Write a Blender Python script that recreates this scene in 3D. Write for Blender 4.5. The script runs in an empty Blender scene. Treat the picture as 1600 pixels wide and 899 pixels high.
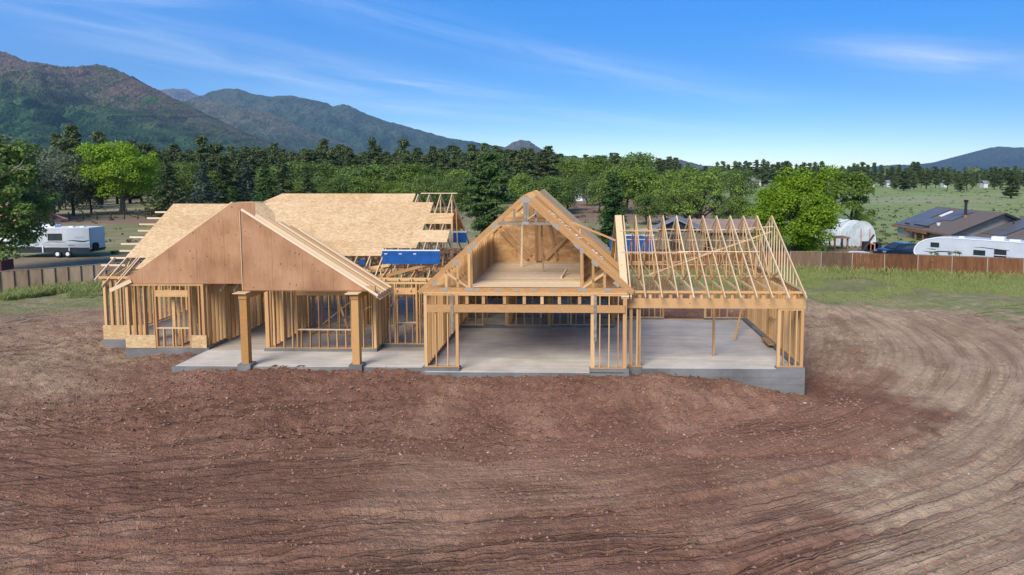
import bpy, math, random
import numpy as np
from mathutils import Vector, Matrix

# ------------------------------------------------------------------ camera, sky, sun, exposure
SC = bpy.context.scene
COL = SC.collection
CAMH, FPX, YAW, PITCH, PPX, PPY = 7.8, 1070.0, math.radians(1.2), math.radians(4.7), 883.0, 357.0
cam_d = bpy.data.cameras.new("camera")
cam = bpy.data.objects.new("camera", cam_d)
COL.objects.link(cam)
cam.location = (0, 0, CAMH)
cam.rotation_euler = (math.pi / 2 - PITCH, 0, YAW)
cam_d.sensor_width = 36
cam_d.lens = 36 * FPX / 1600
cam_d.shift_x = (800 - PPX) / 1600
cam_d.shift_y = (PPY - 449.5) / 1600
cam_d.clip_start = 0.1
cam_d.clip_end = 60000
SC.camera = cam

SUN_EL, SUN_AZ = math.radians(41), math.radians(-158)   # azimuth from +Y towards +X (behind and left of the camera)
world = bpy.data.worlds.new("World")
SC.world = world
world.use_nodes = True
wn, wl = world.node_tree.nodes, world.node_tree.links
wn.clear()


class NT:
    """small helper to write node graphs"""
    def __init__(s, tree):
        s.t, s.n, s.l = tree, tree.nodes, tree.links

    def new(s, typ, ins=None, **kw):
        nd = s.n.new(typ)
        for k, v in kw.items():
            setattr(nd, k, v)
        for k, v in (ins or {}).items():
            sock = nd.inputs[k]
            if isinstance(v, bpy.types.NodeSocket):
                s.l.new(v, sock)
            else:
                sock.default_value = v
        return nd

    def m(s, op, a, b=None, c=None, clamp=False):
        nd = s.n.new('ShaderNodeMath')
        nd.operation = op
        nd.use_clamp = clamp
        for i, v in enumerate((a, b, c)):
            if v is None:
                continue
            if isinstance(v, bpy.types.NodeSocket):
                s.l.new(v, nd.inputs[i])
            else:
                nd.inputs[i].default_value = v
        return nd.outputs[0]

    def ramp(s, fac, stops, interp='LINEAR'):
        nd = s.n.new('ShaderNodeValToRGB')
        nd.color_ramp.interpolation = interp
        els = nd.color_ramp.elements
        while len(els) < len(stops):
            els.new(0.5)
        for e, (p, c) in zip(els, stops):
            e.position = p
            e.color = (c, c, c, 1) if isinstance(c, (int, float)) else (*c, 1)
        s.l.new(fac, nd.inputs[0])
        return nd.outputs[0]

    def mix(s, fac, a, b, mode='MIX'):
        nd = s.n.new('ShaderNodeMix')
        nd.data_type = 'RGBA'
        nd.blend_type = mode
        for k, v in ((0, fac), (6, a), (7, b)):
            if isinstance(v, bpy.types.NodeSocket):
                s.l.new(v, nd.inputs[k])
            else:
                nd.inputs[k].default_value = v if k == 0 else ((*v, 1) if len(v) == 3 else v)
        return nd.outputs[2]

    def noise(s, vec, scale, detail=3, rough=0.55, out=0, dist=0.0):
        nd = s.new('ShaderNodeTexNoise', {'Scale': scale, 'Detail': detail, 'Roughness': rough, 'Distortion': dist})
        if vec is not None:
            s.l.new(vec, nd.inputs['Vector'])
        return nd.outputs[out]

    def mapv(s, vec, scale=(1, 1, 1), loc=(0, 0, 0), rot=(0, 0, 0)):
        nd = s.new('ShaderNodeMapping', {'Scale': scale, 'Location': loc, 'Rotation': rot})
        s.l.new(vec, nd.inputs['Vector'])
        return nd.outputs[0]


W = NT(world.node_tree)
sky = W.new('ShaderNodeTexSky', sky_type='NISHITA', sun_disc=False)
sky.sun_elevation = SUN_EL
sky.sun_rotation = SUN_AZ
sky.altitude = 2100
sky.air_density = 1.0
sky.dust_density = 0.25
sky.ozone_density = 3.2
hs = W.new('ShaderNodeHueSaturation', {'Saturation': 1.5, 'Hue': 0.508, 'Value': 1.0, 'Color': sky.outputs[0]})
# thin cirrus: streaks laid out by azimuth and elevation over the whole sky
tc = W.new('ShaderNodeTexCoord')
sep = W.new('ShaderNodeSeparateXYZ', {0: tc.outputs['Generated']})
az = W.m('MULTIPLY', W.m('ARCTAN2', sep.outputs[0], sep.outputs[1]), 57.2958)
el = W.m('MULTIPLY', W.m('ARCSINE', sep.outputs[2]), 57.2958)


def streak(az0, el0, la, le, slope, seed, amp):
    da = W.m('SUBTRACT', az, az0)
    de = W.m('SUBTRACT', W.m('SUBTRACT', el, el0), W.m('MULTIPLY', da, slope))
    q = W.m('ADD', W.m('POWER', W.m('ABSOLUTE', W.m('DIVIDE', da, la)), 2.0),
            W.m('POWER', W.m('ABSOLUTE', W.m('DIVIDE', de, le)), 2.0))
    g = W.m('EXPONENT', W.m('MULTIPLY', q, -1.0))
    v = W.new('ShaderNodeCombineXYZ', {0: W.m('MULTIPLY', da, 0.045), 1: W.m('MULTIPLY', de, 0.52), 2: float(seed)})
    nz = W.noise(v.outputs[0], 1.6, 5, 0.55, dist=0.5)
    f = W.ramp(nz, [(0.30, 0.0), (0.78, 1.0)])
    return W.m('MULTIPLY', W.m('MULTIPLY', g, f), amp)


cl = None
for args in [(-24, 7.9, 17, 1.7, -0.15, 3, .5), (-38, 11.6, 9, .9, 0.03, 7, .6), (-14, 5.2, 12, .8, -0.08, 12, .5),
             (-12, 6.9, 6.5, .55, -0.12, 19, .95), (29, 7.8, 8.5, 1.1, -0.17, 23, .95), (34, 7.2, 5, 1.2, -0.05, 29, .6),
             (4, 4.3, 11, .5, -0.12, 31, .4), (-3, 9.5, 22, 1.3, -0.2, 37, .35), (-8, 3.1, 14, .6, -0.05, 47, .35),
             (120, 15, 40, 5, 0.1, 41, .6), (-150, 20, 50, 6, 0.0, 43, .6)]:
    sx = streak(*args)
    cl = sx if cl is None else W.m('MAXIMUM', cl, sx)
wcol = W.mix(W.m('MULTIPLY', cl, .78, clamp=True), hs.outputs[0], (8.4, 9.0, 9.9))
bg = W.new('ShaderNodeBackground', {'Color': wcol, 'Strength': 0.125})
wo = W.new('ShaderNodeOutputWorld', {'Surface': bg.outputs[0]})

sun_d = bpy.data.lights.new("sun", 'SUN')
sun_d.energy = 3.3
sun_d.angle = math.radians(30)
sun_d.color = (1.0, 0.92, 0.80)
sun = bpy.data.objects.new("sun", sun_d)
COL.objects.link(sun)
_sd = Vector((math.sin(SUN_AZ) * math.cos(SUN_EL), math.cos(SUN_AZ) * math.cos(SUN_EL), math.sin(SUN_EL)))
sun.rotation_euler = _sd.to_track_quat('Z', 'Y').to_euler()
sun.location = (0, 0, 60)
vs = SC.view_settings
vs.view_transform = 'Standard'
vs.look = 'None'
vs.exposure = 0.84
vs.gamma = 1.0
SC.render.engine = 'CYCLES'
SC.cycles.max_bounces = 6
SC.cycles.diffuse_bounces = 3
SC.cycles.transparent_max_bounces = 6
SC.cycles.volume_bounces = 0
SC.cycles.use_denoising = True

# ------------------------------------------------------------------ general helpers
R = random.Random(7)
NR = np.random.default_rng(11)


def _ray(px, py):
    a, b = (px - PPX) / FPX, (PPY - py) / FPX
    c, s, cp, sp = math.cos(YAW), math.sin(YAW), math.cos(PITCH), math.sin(PITCH)
    return Vector((-s * cp + a * c - b * s * sp, c * cp + a * s + b * c * sp, -sp + b * cp))


def at(px, py, Y):
    """the place at depth Y that the surveyed photo point belongs to"""
    v = _ray(px, py)
    t = Y / v.y
    return Vector((v.x * t, Y, CAMH + v.z * t))


def onz(px, py, z):
    v = _ray(px, py)
    t = (z - CAMH) / v.z
    return Vector((v.x * t, v.y * t, z))


def tag(o, label=None, cat=None, group=None, kind=None):
    for k, v in (('label', label), ('category', cat), ('group', group), ('kind', kind)):
        if v:
            o[k] = v
    return o


def empty(name, loc, rz=0, **k):
    o = bpy.data.objects.new(name, None)
    o.empty_display_size = 0.3
    COL.objects.link(o)
    o.location = loc
    o.rotation_euler = (0, 0, rz)
    return tag(o, **k)


def link(name, me, parent=None, loc=(0, 0, 0), **k):
    o = bpy.data.objects.new(name, me)
    COL.objects.link(o)
    o.parent = parent
    o.location = loc
    return tag(o, **k)


class MB:
    """mesh collector: boxes, bars, tubes, polygons joined into ONE mesh"""
    def __init__(s):
        s.v, s.f, s.mi = [], [], []

    def add(s, vs_, fs, mi=0):
        b = len(s.v)
        s.v += [tuple(v) for v in vs_]
        s.f += [tuple(i + b for i in f) for f in fs]
        s.mi += [mi] * len(fs)
        return s

    def box(s, x0, x1, y0, y1, z0, z1, mi=0):
        vs_ = [(x, y, z) for z in (z0, z1) for y in (y0, y1) for x in (x0, x1)]
        return s.add(vs_, [(0, 2, 3, 1), (4, 5, 7, 6), (0, 1, 5, 4), (2, 6, 7, 3), (0, 4, 6, 2), (1, 3, 7, 5)], mi)

    def bar(s, p0, p1, w, d, up=(0, 0, 1), mi=0):
        p0, p1 = Vector(p0), Vector(p1)
        x = (p1 - p0).normalized()
        y = Vector(up).cross(x)
        if y.length < 1e-4:
            y = Vector((1, 0, 0)).cross(x)
        y.normalize()
        z = x.cross(y)
        vs_ = [p + y * (a * w / 2) + z * (b * d / 2) for p in (p0, p1) for a, b in ((-1, -1), (1, -1), (1, 1), (-1, 1))]
        return s.add(vs_, [(3, 2, 1, 0), (4, 5, 6, 7), (0, 1, 5, 4), (1, 2, 6, 5), (2, 3, 7, 6), (3, 0, 4, 7)], mi)

    def tube(s, pts, rs, n=7, mi=0, cap=True):
        pts = [Vector(p) for p in pts]
        b = len(s.v)
        for i, p in enumerate(pts):
            d = (pts[min(i + 1, len(pts) - 1)] - pts[max(i - 1, 0)]).normalized()
            a = d.orthogonal() if abs(d.z) < .9 else Vector((1, 0, 0)).cross(d)
            a.normalize()
            c = d.cross(a)
            r = rs[i] if hasattr(rs, '__len__') else rs
            for k in range(n):
                t = 2 * math.pi * k / n
                s.v.append(tuple(p + a * (r * math.cos(t)) + c * (r * math.sin(t))))
        for i in range(len(pts) - 1):
            for k in range(n):
                s.f.append((b + i * n + k, b + i * n + (k + 1) % n, b + (i + 1) * n + (k + 1) % n, b + (i + 1) * n + k))
                s.mi.append(mi)
        if cap:
            s.f.append(tuple(b + k for k in reversed(range(n))))
            s.f.append(tuple(b + (len(pts) - 1) * n + k for k in range(n)))
            s.mi += [mi, mi]
        return s

    def prism(s, poly, off, mi=0):
        """polygon (3D points) pushed by the vector off"""
        n = len(poly)
        off = Vector(off)
        a = [Vector(p) for p in poly]
        vs_ = a + [p + off for p in a]
        fs = [tuple(range(n)), tuple(reversed(range(n, 2 * n)))]
        fs += [(i, i + n, (i + 1) % n + n, (i + 1) % n) for i in range(n)]
        return s.add(vs_, fs, mi)

    def mesh(s, name, mats):
        me = bpy.data.meshes.new(name)
        me.from_pydata(s.v, [], s.f)
        for m_ in (mats if isinstance(mats, (list, tuple)) else [mats]):
            me.materials.append(m_)
        if any(s.mi):
            me.polygons.foreach_set('material_index', s.mi)
        me.update()
        return me

    def build(s, name, mats, parent=None, loc=(0, 0, 0), smooth=False, recalc=True, **k):
        me = s.mesh(name, mats)
        if recalc:
            import bmesh
            bm = bmesh.new()
            bm.from_mesh(me)
            bmesh.ops.recalc_face_normals(bm, faces=bm.faces)
            bm.to_mesh(me)
            bm.free()
        if smooth:
            me.polygons.foreach_set('use_smooth', [True] * len(me.polygons))
        return link(name, me, parent, loc, **k)


# ------------------------------------------------------------------ materials
def new_mat(name):
    m = bpy.data.materials.new(name)
    m.use_nodes = True
    m.node_tree.nodes.clear()
    return m, NT(m.node_tree)


def finish(t, col, rough=0.8, bump=None, bstr=0.3, bdist=0.02, metal=0.0, spec=0.3, transl=None):
    p = t.new('ShaderNodeBsdfPrincipled', {'Metallic': metal})
    for k, v in (('Base Color', col), ('Roughness', rough)):
        if isinstance(v, bpy.types.NodeSocket):
            t.l.new(v, p.inputs[k])
        else:
            p.inputs[k].default_value = (*v, 1) if k == 'Base Color' else v
    p.inputs['Specular IOR Level'].default_value = spec
    if bump is not None:
        b = t.new('ShaderNodeBump', {'Strength': bstr, 'Distance': bdist, 'Height': bump})
        t.l.new(b.outputs[0], p.inputs['Normal'])
    out = p.outputs[0]
    if transl is not None:
        tr = t.new('ShaderNodeBsdfTranslucent')
        t.l.new(transl, tr.inputs[0])
        ms = t.new('ShaderNodeMixShader', {0: 0.45, 1: out, 2: tr.outputs[0]})
        out = ms.outputs[0]
    t.new('ShaderNodeOutputMaterial', {'Surface': out})
    return p


def wood_mat(name, c1, c2, c3, unit=True):
    m, t = new_mat(name)
    tcn = t.new('ShaderNodeTexCoord')
    oi = t.new('ShaderNodeObjectInfo')
    off = t.new('ShaderNodeCombineXYZ', {0: t.m('MULTIPLY', oi.outputs['Random'], 37), 1: t.m('MULTIPLY', oi.outputs['Random'], 91)})
    va = t.new('ShaderNodeVectorMath', {0: tcn.outputs['Object'], 1: off.outputs[0]}, operation='ADD')
    g = t.noise(t.mapv(va.outputs[0], (2.5, 5, 5) if unit else (3, 3, 9)), 1.0 if unit else 2.2, 4, 0.6)
    tone = t.m('ADD', t.m('MULTIPLY', g, 0.55), t.m('MULTIPLY', oi.outputs['Random'], 0.45))
    col = t.ramp(tone, [(0.2, c1), (0.5, c2), (0.8, c3)])
    kn = t.new('ShaderNodeTexVoronoi', {'Scale': 3.0 if unit else 2.0, 'Vector': va.outputs[0]})
    col = t.mix(t.ramp(kn.outputs[0], [(0.04, 0.55), (0.09, 0.0)]), col, tuple(x * .4 for x in c1))
    finish(t, col, 0.75, g, 0.25, 0.004)
    return m


M = {}
M['wood'] = wood_mat('framing_wood', (.38, .19, .07), (.58, .33, .135), (.70, .45, .21))
M['wood_l'] = wood_mat('fresh_wood', (.64, .44, .24), (.74, .535, .32), (.84, .66, .44))
M['wood_o'] = wood_mat('orange_wood', (.30, .15, .06), (.44, .24, .10), (.56, .33, .15))
M['wood_j'] = wood_mat('framing_wood_joined', (.38, .19, .07), (.57, .325, .13), (.70, .44, .205), unit=False)
M['wood_lj'] = wood_mat('fresh_wood_joined', (.56, .38, .19), (.68, .49, .27), (.78, .60, .36), unit=False)
M['beam'] = wood_mat('beam_wood', (.36, .18, .065), (.49, .27, .11), (.58, .34, .15), unit=False)
M['post'] = wood_mat('post_wood', (.36, .17, .05), (.49, .25, .08), (.57, .31, .11), unit=False)


def osb_mat(name, base, dark, light, sc=7):
    m, t = new_mat(name)
    g = t.new('ShaderNodeNewGeometry')
    oi = t.new('ShaderNodeObjectInfo')
    v = t.new('ShaderNodeTexVoronoi', {'Scale': sc, 'Vector': t.mapv(g.outputs['Position'], (1, 2.2, 2.2))})
    wv = t.noise(g.outputs['Position'], 2.2, 5, 0.7)
    sp = t.new('ShaderNodeSeparateColor', {0: v.outputs['Color']})
    tone = t.m('ADD', t.m('MULTIPLY', sp.outputs[0], .45), t.m('MULTIPLY', wv, .55))
    tone = t.m('ADD', tone, t.m('MULTIPLY', t.m('SUBTRACT', oi.outputs['Random'], .5), .24))
    col = t.ramp(tone, [(0.25, dark), (0.5, base), (0.75, light)])
    fl = t.noise(t.mapv(g.outputs['Position'], (1, 1, 1)), 26, 2, 0.5)
    col = t.mix(t.ramp(fl, [(0.63, 0.0), (0.70, .55)]), col, tuple(x * .45 for x in dark))
    finish(t, col, 0.95, tone, 0.3, 0.006, spec=.04)
    return m


M['osb'] = osb_mat('osb_sheathing', (.60, .405, .21), (.49, .31, .145), (.70, .50, .29), 9)
M['osb_d'] = osb_mat('plywood_sheathing_warm', (.60, .35, .155), (.48, .26, .105), (.68, .43, .22), 3)

m, t = new_mat('brown_plywood')
g = t.new('ShaderNodeNewGeometry')
gr = t.noise(t.mapv(g.outputs['Position'], (9, 1, 1.1)), 1.6, 6, 0.65)
big = t.noise(g.outputs['Position'], 0.9, 3, 0.5)
tone = t.m('ADD', t.m('MULTIPLY', gr, .35), t.m('MULTIPLY', big, .65))
col = t.ramp(tone, [(0.32, (.29, .14, .068)), (0.5, (.405, .205, .102)), (0.68, (.51, .28, .15))])
kn = t.new('ShaderNodeTexVoronoi', {'Scale': 5.2, 'Vector': t.mapv(g.outputs['Position'], (1, 1, .7))})
kn.inputs['Randomness'].default_value = 1.0
sel = t.new('ShaderNodeSeparateColor', {0: kn.outputs['Color']})
kf = t.m('MULTIPLY', t.ramp(kn.outputs[0], [(0.10, 1.0), (0.18, 0.0)]), t.ramp(sel.outputs[0], [(0.35, 0.0), (0.7, .85)]))
col = t.mix(kf, col, (.11, .045, .022))
finish(t, col, 0.8, gr, 0.3, 0.005)
M['ply'] = m


def concrete(name, base, var=.2):
    m, t = new_mat(name)
    g = t.new('ShaderNodeNewGeometry')
    a = t.noise(g.outputs['Position'], 0.55, 6, 0.65)
    b = t.noise(t.mapv(g.outputs['Position'], (.35, 2.6, 1)), 1.4, 4, 0.6)
    c = t.noise(g.outputs['Position'], 34, 2, 0.6)
    tone = t.m('ADD', t.m('MULTIPLY', a, .5), t.m('ADD', t.m('MULTIPLY', b, .35), t.m('MULTIPLY', c, .15)))
    lo = tuple(x * (1 - var) * f for x, f in zip(base, (1.0, .97, .93)))
    hi = tuple(x * (1 + var) for x in base)
    col = t.ramp(tone, [(0.33, lo), (0.5, base), (0.66, hi)])
    finish(t, col, 0.75, tone, 0.25, 0.01, spec=.35)
    return m


M['slab'] = concrete('slab_concrete', (.52, .465, .38), .32)
M['slab_in'] = concrete('shade_toned_slab', (.40, .335, .255), .25)  # slab copy for the shaded rooms, coloured darker and warmer against blue skylight
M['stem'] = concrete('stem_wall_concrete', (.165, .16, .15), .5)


def flat(name, col, rough=.6, metal=0., var=.12, sc=1.5, spec=.4, bump=0.0):
    m, t = new_mat(name)
    g = t.new('ShaderNodeTexCoord')
    n = t.noise(g.outputs['Object'], sc, 5, .6)
    c = t.ramp(n, [(.3, tuple(x * (1 - var) for x in col)), (.7, tuple(min(1, x * (1 + var)) for x in col))])
    finish(t, c, rough, n if bump else None, bump, .01, metal, spec)
    return m


M['blue'] = flat('blue_sheet', (.006, .08, .28), .45, var=.25, sc=3)
M['white'] = flat('white_paint', (.74, .75, .75), .4, var=.06)
M['rvwhite'] = flat('trailer_white', (.50, .53, .55), .35, var=.08, sc=.8)
M['rvgrey'] = flat('trailer_grey', (.36, .39, .41), .35, var=.08)
M['dark'] = flat('dark_trim', (.02, .022, .026), .5)
M['black'] = flat('black_rubber', (.012, .012, .013), .8)
M['glass'] = flat('window_glass', (.03, .038, .042), .08, spec=.8, var=.2)
M['navy'] = flat('navy_car_paint', (.007, .016, .035), .18, var=.05, spec=.6)
M['silver'] = flat('silver_paint', (.5, .52, .53), .3, metal=.4)
M['steel'] = flat('galvanised_plate', (.34, .30, .24), .6, metal=.1, var=.2, sc=9)
M['strap'] = flat('weathered_strap', (.24, .20, .145), .6, var=.4, sc=6)
M['redroof'] = flat('red_metal_roof', (.55, .22, .19), .45, var=.15)
M['tanroof'] = flat('tan_roof', (.27, .19, .16), .7, var=.2)
M['greyroof'] = flat('grey_roof', (.20, .21, .235), .6, var=.15)
M['shingle'] = flat('brown_shingles', (.145, .115, .095), .9, var=.22, sc=5)
M['solar'] = flat('solar_glass', (.12, .12, .13), .4, var=.15, spec=.4, sc=.7)
M['wallw'] = flat('white_stucco', (.62, .60, .56), .85)
M['wallg'] = flat('grey_siding', (.31, .285, .25), .85, var=.1)
M['walls'] = flat('slate_siding', (.17, .21, .26), .8, var=.1)
M['olive'] = flat('olive_siding', (.16, .15, .11), .85)
M['otrim'] = flat('orange_brown_trim', (.30, .14, .075), .7, var=.2)
M['poly'] = flat('greenhouse_film', (.55, .60, .57), .35, var=.25, sc=1.2)
M['fgrey'] = flat('galvanised_post', (.32, .29, .24), .7)
M['redbrown'] = flat('dark_red_boards', (.10, .03, .028), .8, var=.3)


def fence_mat(name, a, b, c):
    m, t = new_mat(name)
    g = t.new('ShaderNodeNewGeometry')
    oi = t.new('ShaderNodeObjectInfo')
    n = t.noise(t.mapv(g.outputs['Position'], (2.2, 2.2, .45)), 1.6, 5, .65)
    tone = t.m('ADD', t.m('MULTIPLY', n, .75), t.m('MULTIPLY', oi.outputs['Random'], .25))
    finish(t, t.ramp(tone, [(.28, a), (.5, b), (.72, c)]), .85, n, .3, .01)
    return m


M['frust'] = fence_mat('rust_brown_fence', (.075, .03, .012), (.145, .058, .021), (.215, .095, .04))
M['fmid'] = fence_mat('weathered_brown_fence', (.10, .058, .032), (.165, .10, .058), (.23, .15, .092))
M['fwood'] = fence_mat('grey_brown_fence', (.27, .175, .095), (.41, .28, .165), (.53, .39, .25))


def leaf_mat(name, a, b, c, tr=.6, sc=.35):
    m, t = new_mat(name)
    g = t.new('ShaderNodeNewGeometry')
    oi = t.new('ShaderNodeObjectInfo')
    tcn = t.new('ShaderNodeTexCoord')
    n = t.noise(tcn.outputs['Object'], sc, 2, .5)
    tone = t.m('ADD', t.m('MULTIPLY', g.outputs['Random Per Island'], .5),
               t.m('ADD', t.m('MULTIPLY', n, .3), t.m('MULTIPLY', oi.outputs['Random'], .3)))
    col = t.ramp(tone, [(.2, a), (.55, b), (.9, c)])
    finish(t, col, .65, spec=.25, transl=t.mix(tr, (0, 0, 0), col))
    return m


M['lf_bright'] = leaf_mat('bright_leaves', (.15, .25, .012), (.26, .40, .02), (.38, .54, .05), .9)
M['lf_green'] = leaf_mat('green_leaves', (.095, .155, .032), (.175, .265, .058), (.29, .39, .105))
M['lf_yellow'] = leaf_mat('yellow_green_leaves', (.11, .185, .024), (.20, .30, .045), (.32, .43, .09))
M['lf_silver'] = leaf_mat('silvery_leaves', (.12, .155, .085), (.21, .25, .14), (.32, .36, .22))
M['lf_dark'] = leaf_mat('dark_green_leaves', (.10, .165, .034), (.20, .295, .062), (.33, .44, .115))
M['nd_pine'] = leaf_mat('pine_needles', (.07, .10, .036), (.145, .195, .068), (.24, .30, .11), .3)
M['nd_spruce'] = leaf_mat('spruce_needles', (.055, .09, .056), (.11, .17, .108), (.22, .29, .21), .3)
M['nd_green'] = leaf_mat('fresh_needles', (.05, .105, .025), (.10, .175, .045), (.18, .28, .085), .4)
M['bark'] = flat('bark', (.055, .04, .03), .95, var=.4, sc=4, bump=.4)
M['bark_l'] = flat('pale_bark', (.20, .165, .13), .95, var=.4, sc=4, bump=.4)
M['grass'] = leaf_mat('tall_grass', (.25, .31, .08), (.40, .45, .145), (.58, .59, .27), .6, .3)
M['brush'] = leaf_mat('field_brush', (.06, .08, .03), (.10, .13, .05), (.17, .19, .09), .4, .1)


# ------------------------------------------------------------------ numpy noise
def _hash(ix, iy, seed):
    h = (ix.astype(np.int64) * 374761393 + iy.astype(np.int64) * 668265263 + seed * 1442695041) & 0x7fffffff
    h = ((h ^ (h >> 13)) * 1274126177) & 0x7fffffff
    return ((h ^ (h >> 16)) & 0xffff) / 65535.0


def vn(x, y, seed=0):
    ix, iy = np.floor(x), np.floor(y)
    fx, fy = x - ix, y - iy
    fx = fx * fx * fx * (fx * (fx * 6 - 15) + 10)
    fy = fy * fy * fy * (fy * (fy * 6 - 15) + 10)
    a, b = _hash(ix, iy, seed), _hash(ix + 1, iy, seed)
    c, d = _hash(ix, iy + 1, seed), _hash(ix + 1, iy + 1, seed)
    return (a + (b - a) * fx) * (1 - fy) + (c + (d - c) * fx) * fy


def fbm(x, y, seed=0, oct_=4, gain=.5):
    s, a, n = 0, 1, 0
    for o in range(oct_):
        s = s + a * vn(x * 2 ** o + o * 17.3, y * 2 ** o - o * 9.1, seed + o)
        n += a
        a *= gain
    return s / n


def sst(a, b, x):
    t_ = np.clip((x - a) / (b - a), 0, 1)
    return t_ * t_ * (3 - 2 * t_)


# ------------------------------------------------------------------ ground
def base_h(x, y):
    x, y = np.asarray(x, float), np.asarray(y, float)
    yard = -1.2 + .55 * sst(-6, -24, x) + .1 * sst(4, 20, x)
    # level beside the house front
    edge = np.interp(x, [-30, -21, -17, -14, -6, 1.8, 3, 6, 8.9, 11, 20], [-.42, -.35, -.26, -.12, -.15, -.2, -.1, -.42, -1.12, -1.2, -1.1])
    run = np.interp(x, [-25, -14, -6, 4, 9], [7.5, 5.5, 4.2, 3.6, 3.0])
    front = np.interp(x, [-25, -22, -20, -17, -15, 2, 8.9, 12], [31, 30.5, 29.2, 28, 26.6, 26.2, 26.9, 30])
    t_ = sst(0, 1, (front - y) / run)
    h = edge * (1 - t_) + yard * t_
    side = sst(8.8, 10.5, x) * sst(24, 28, y)
    h = h * (1 - side) + (-1.15 + .012 * np.clip(y - 28, 0, 30)) * side
    far = sst(34, 44, y)
    h = h * (1 - far) + (-.8) * far
    east = sst(56, 64, y) * sst(12, 24, x) * (1 - sst(160, 420, y))
    h = h - 0 * east
    far2 = sst(900, 6000, np.hypot(x, y))
    h = h - 30 * far2 * 0
    return h


def polar(x, y):
    cx, cy = -3.0, 41.0
    wx = x + 1.6 * (vn(x * .09, y * .09, 5) - .5)
    wy = y + 1.6 * (vn(x * .09, y * .09, 6) - .5)
    kx = np.where(wx > cx, .96, .96 - .58 * sst(0, 9, cx - wx))
    r = np.hypot((wx - cx) * kx, wy - cy)
    th = np.arctan2((wx - cx) * kx, -(wy - cy))
    return r, th


def relief(x, y):
    r, th = polar(x, y)
    near = 1 - sst(50, 62, y)
    bare = near * (1 - sst(38, 46, np.abs(x + 2)))
    # streaks left by the machines, concentric about the house
    arc = th * 22
    s1 = fbm(r * 4.6, arc * .06, 21, 3)
    s2 = fbm(r * 7.0, arc * .09, 31, 3)
    l1 = np.abs(fbm(r * 2.3, arc * .03, 23, 2) - .5)
    l2 = np.abs(fbm(r * 4.2, arc * .045, 27, 2) - .5)
    brk = sst(.35, .6, fbm(x * .5, y * .9, 29, 3))
    rut = -np.clip(.40 - s1, 0, 1) * 1.1 - np.clip(.38 - s2, 0, 1) * .8 - .34 * np.exp(-(l1 / .035) ** 2) * brk - .26 * np.exp(-(l2 / .05) ** 2) * (1 - .7 * brk)
    track = sst(17.6, 19.4, r) * (.5 + .5 * sst(.25, .6, fbm(x * .12, y * .12, 77, 2)))
    # second family, straighter, crossing lower right and left
    u = (y - .32 * x) * .95
    v = (x + .32 * y)
    s3 = fbm(u * 3.0, v * .04, 41, 3)
    rut3 = -np.clip(.40 - s3, 0, 1) * 1.3 - .3 * np.exp(-(np.abs(fbm(u * 2.4, v * .03, 43, 2) - .5) / .04) ** 2)
    m3 = sst(.5, .62, fbm(x * .10 + 9, y * .10, 55, 2)) * sst(27, 24, y)
    # trodden, clumpy spoil in front of the slabs
    cl_ = fbm(x * 2.6, y * 2.6, 61, 4, .6)
    rid = 1 - np.abs(2 * vn(x * 3.3, y * 3.3, 66) - 1)
    spoil = (1 - sst(18.0, 20.0, r)) * sst(17, 21, y) + .3
    h = track * rut * (.19 - .13 * sst(3, 11, x)) + m3 * rut3 * .15
    cl2 = 1 - np.abs(2 * fbm(x * 4.2 + cl_ * 3, y * 5.5, 68, 3, .6) - 1)
    h = h + spoil * ((cl_ - .5) * .20 + (rid - .5) * .06 + (cl2 - .7) * .16)
    h = h + (fbm(x * .35, y * .35, 71, 3) - .5) * .22 + (fbm(x * 5, y * 5, 73, 2) - .5) * .035
    # bank cut across the front right, and the scooped hollow by the corner
    h = h - .16 * np.exp(-((y - (21.6 + .25 * np.sin(x))) / .28) ** 2) * sst(-1.5, 1.5, x) * (1 - sst(9, 12, x))
    # clear wheel tracks
    for r0, a0, a1, dp in ((23.6, -.9, 2.1, .07), (25.35, -.8, 2.1, .07), (21.2, .3, 2.3, .05), (22.9, .2, 2.2, .05), (26.6, -.2, 2.0, .06), (28.3, -.1, 2.0, .06)):
        m_ = sst(a0, a0 + .3, th) * (1 - sst(a1 - .3, a1, th))
        d_ = np.abs(r - r0)
        tread = .6 + .4 * np.sin(arc * 9)
        h = h - 1.6 * dp * m_ * np.exp(-(d_ / .15) ** 2) * tread + dp * .5 * m_ * np.exp(-((d_ - .32) / .1) ** 2)
    return h * bare


def keep_slab(x, y):
    """1 where the ground must stay under the concrete"""
    a = (x > -21.9) & (x < -6.1) & (y > 31) & (y < 43)
    b = (x > -20) & (x < -6.1) & (y > 29.4) & (y < 43)
    c = (x > -16.2) & (x < -6.1) & (y > 27.0) & (y < 43)
    d = (x > -6.1) & (x < 8.85) & (y > 26.6) & (y < 36)
    e = (x > -6.1) & (x < 2) & (y > 33) & (y < 43)
    return a | b | c | d | e


def axis(dense0, dense1, step, lo, hi, grow):
    a = list(np.arange(dense0, dense1 + 1e-6, step))
    s_, v = step, a[-1]
    while v < hi:
        s_ *= grow
        v += s_
        a.append(v)
    s_, v = step, a[0]
    b = []
    while v > lo:
        s_ *= grow
        v -= s_
        b.append(v)
    return np.array(b[::-1] + a)


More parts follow.
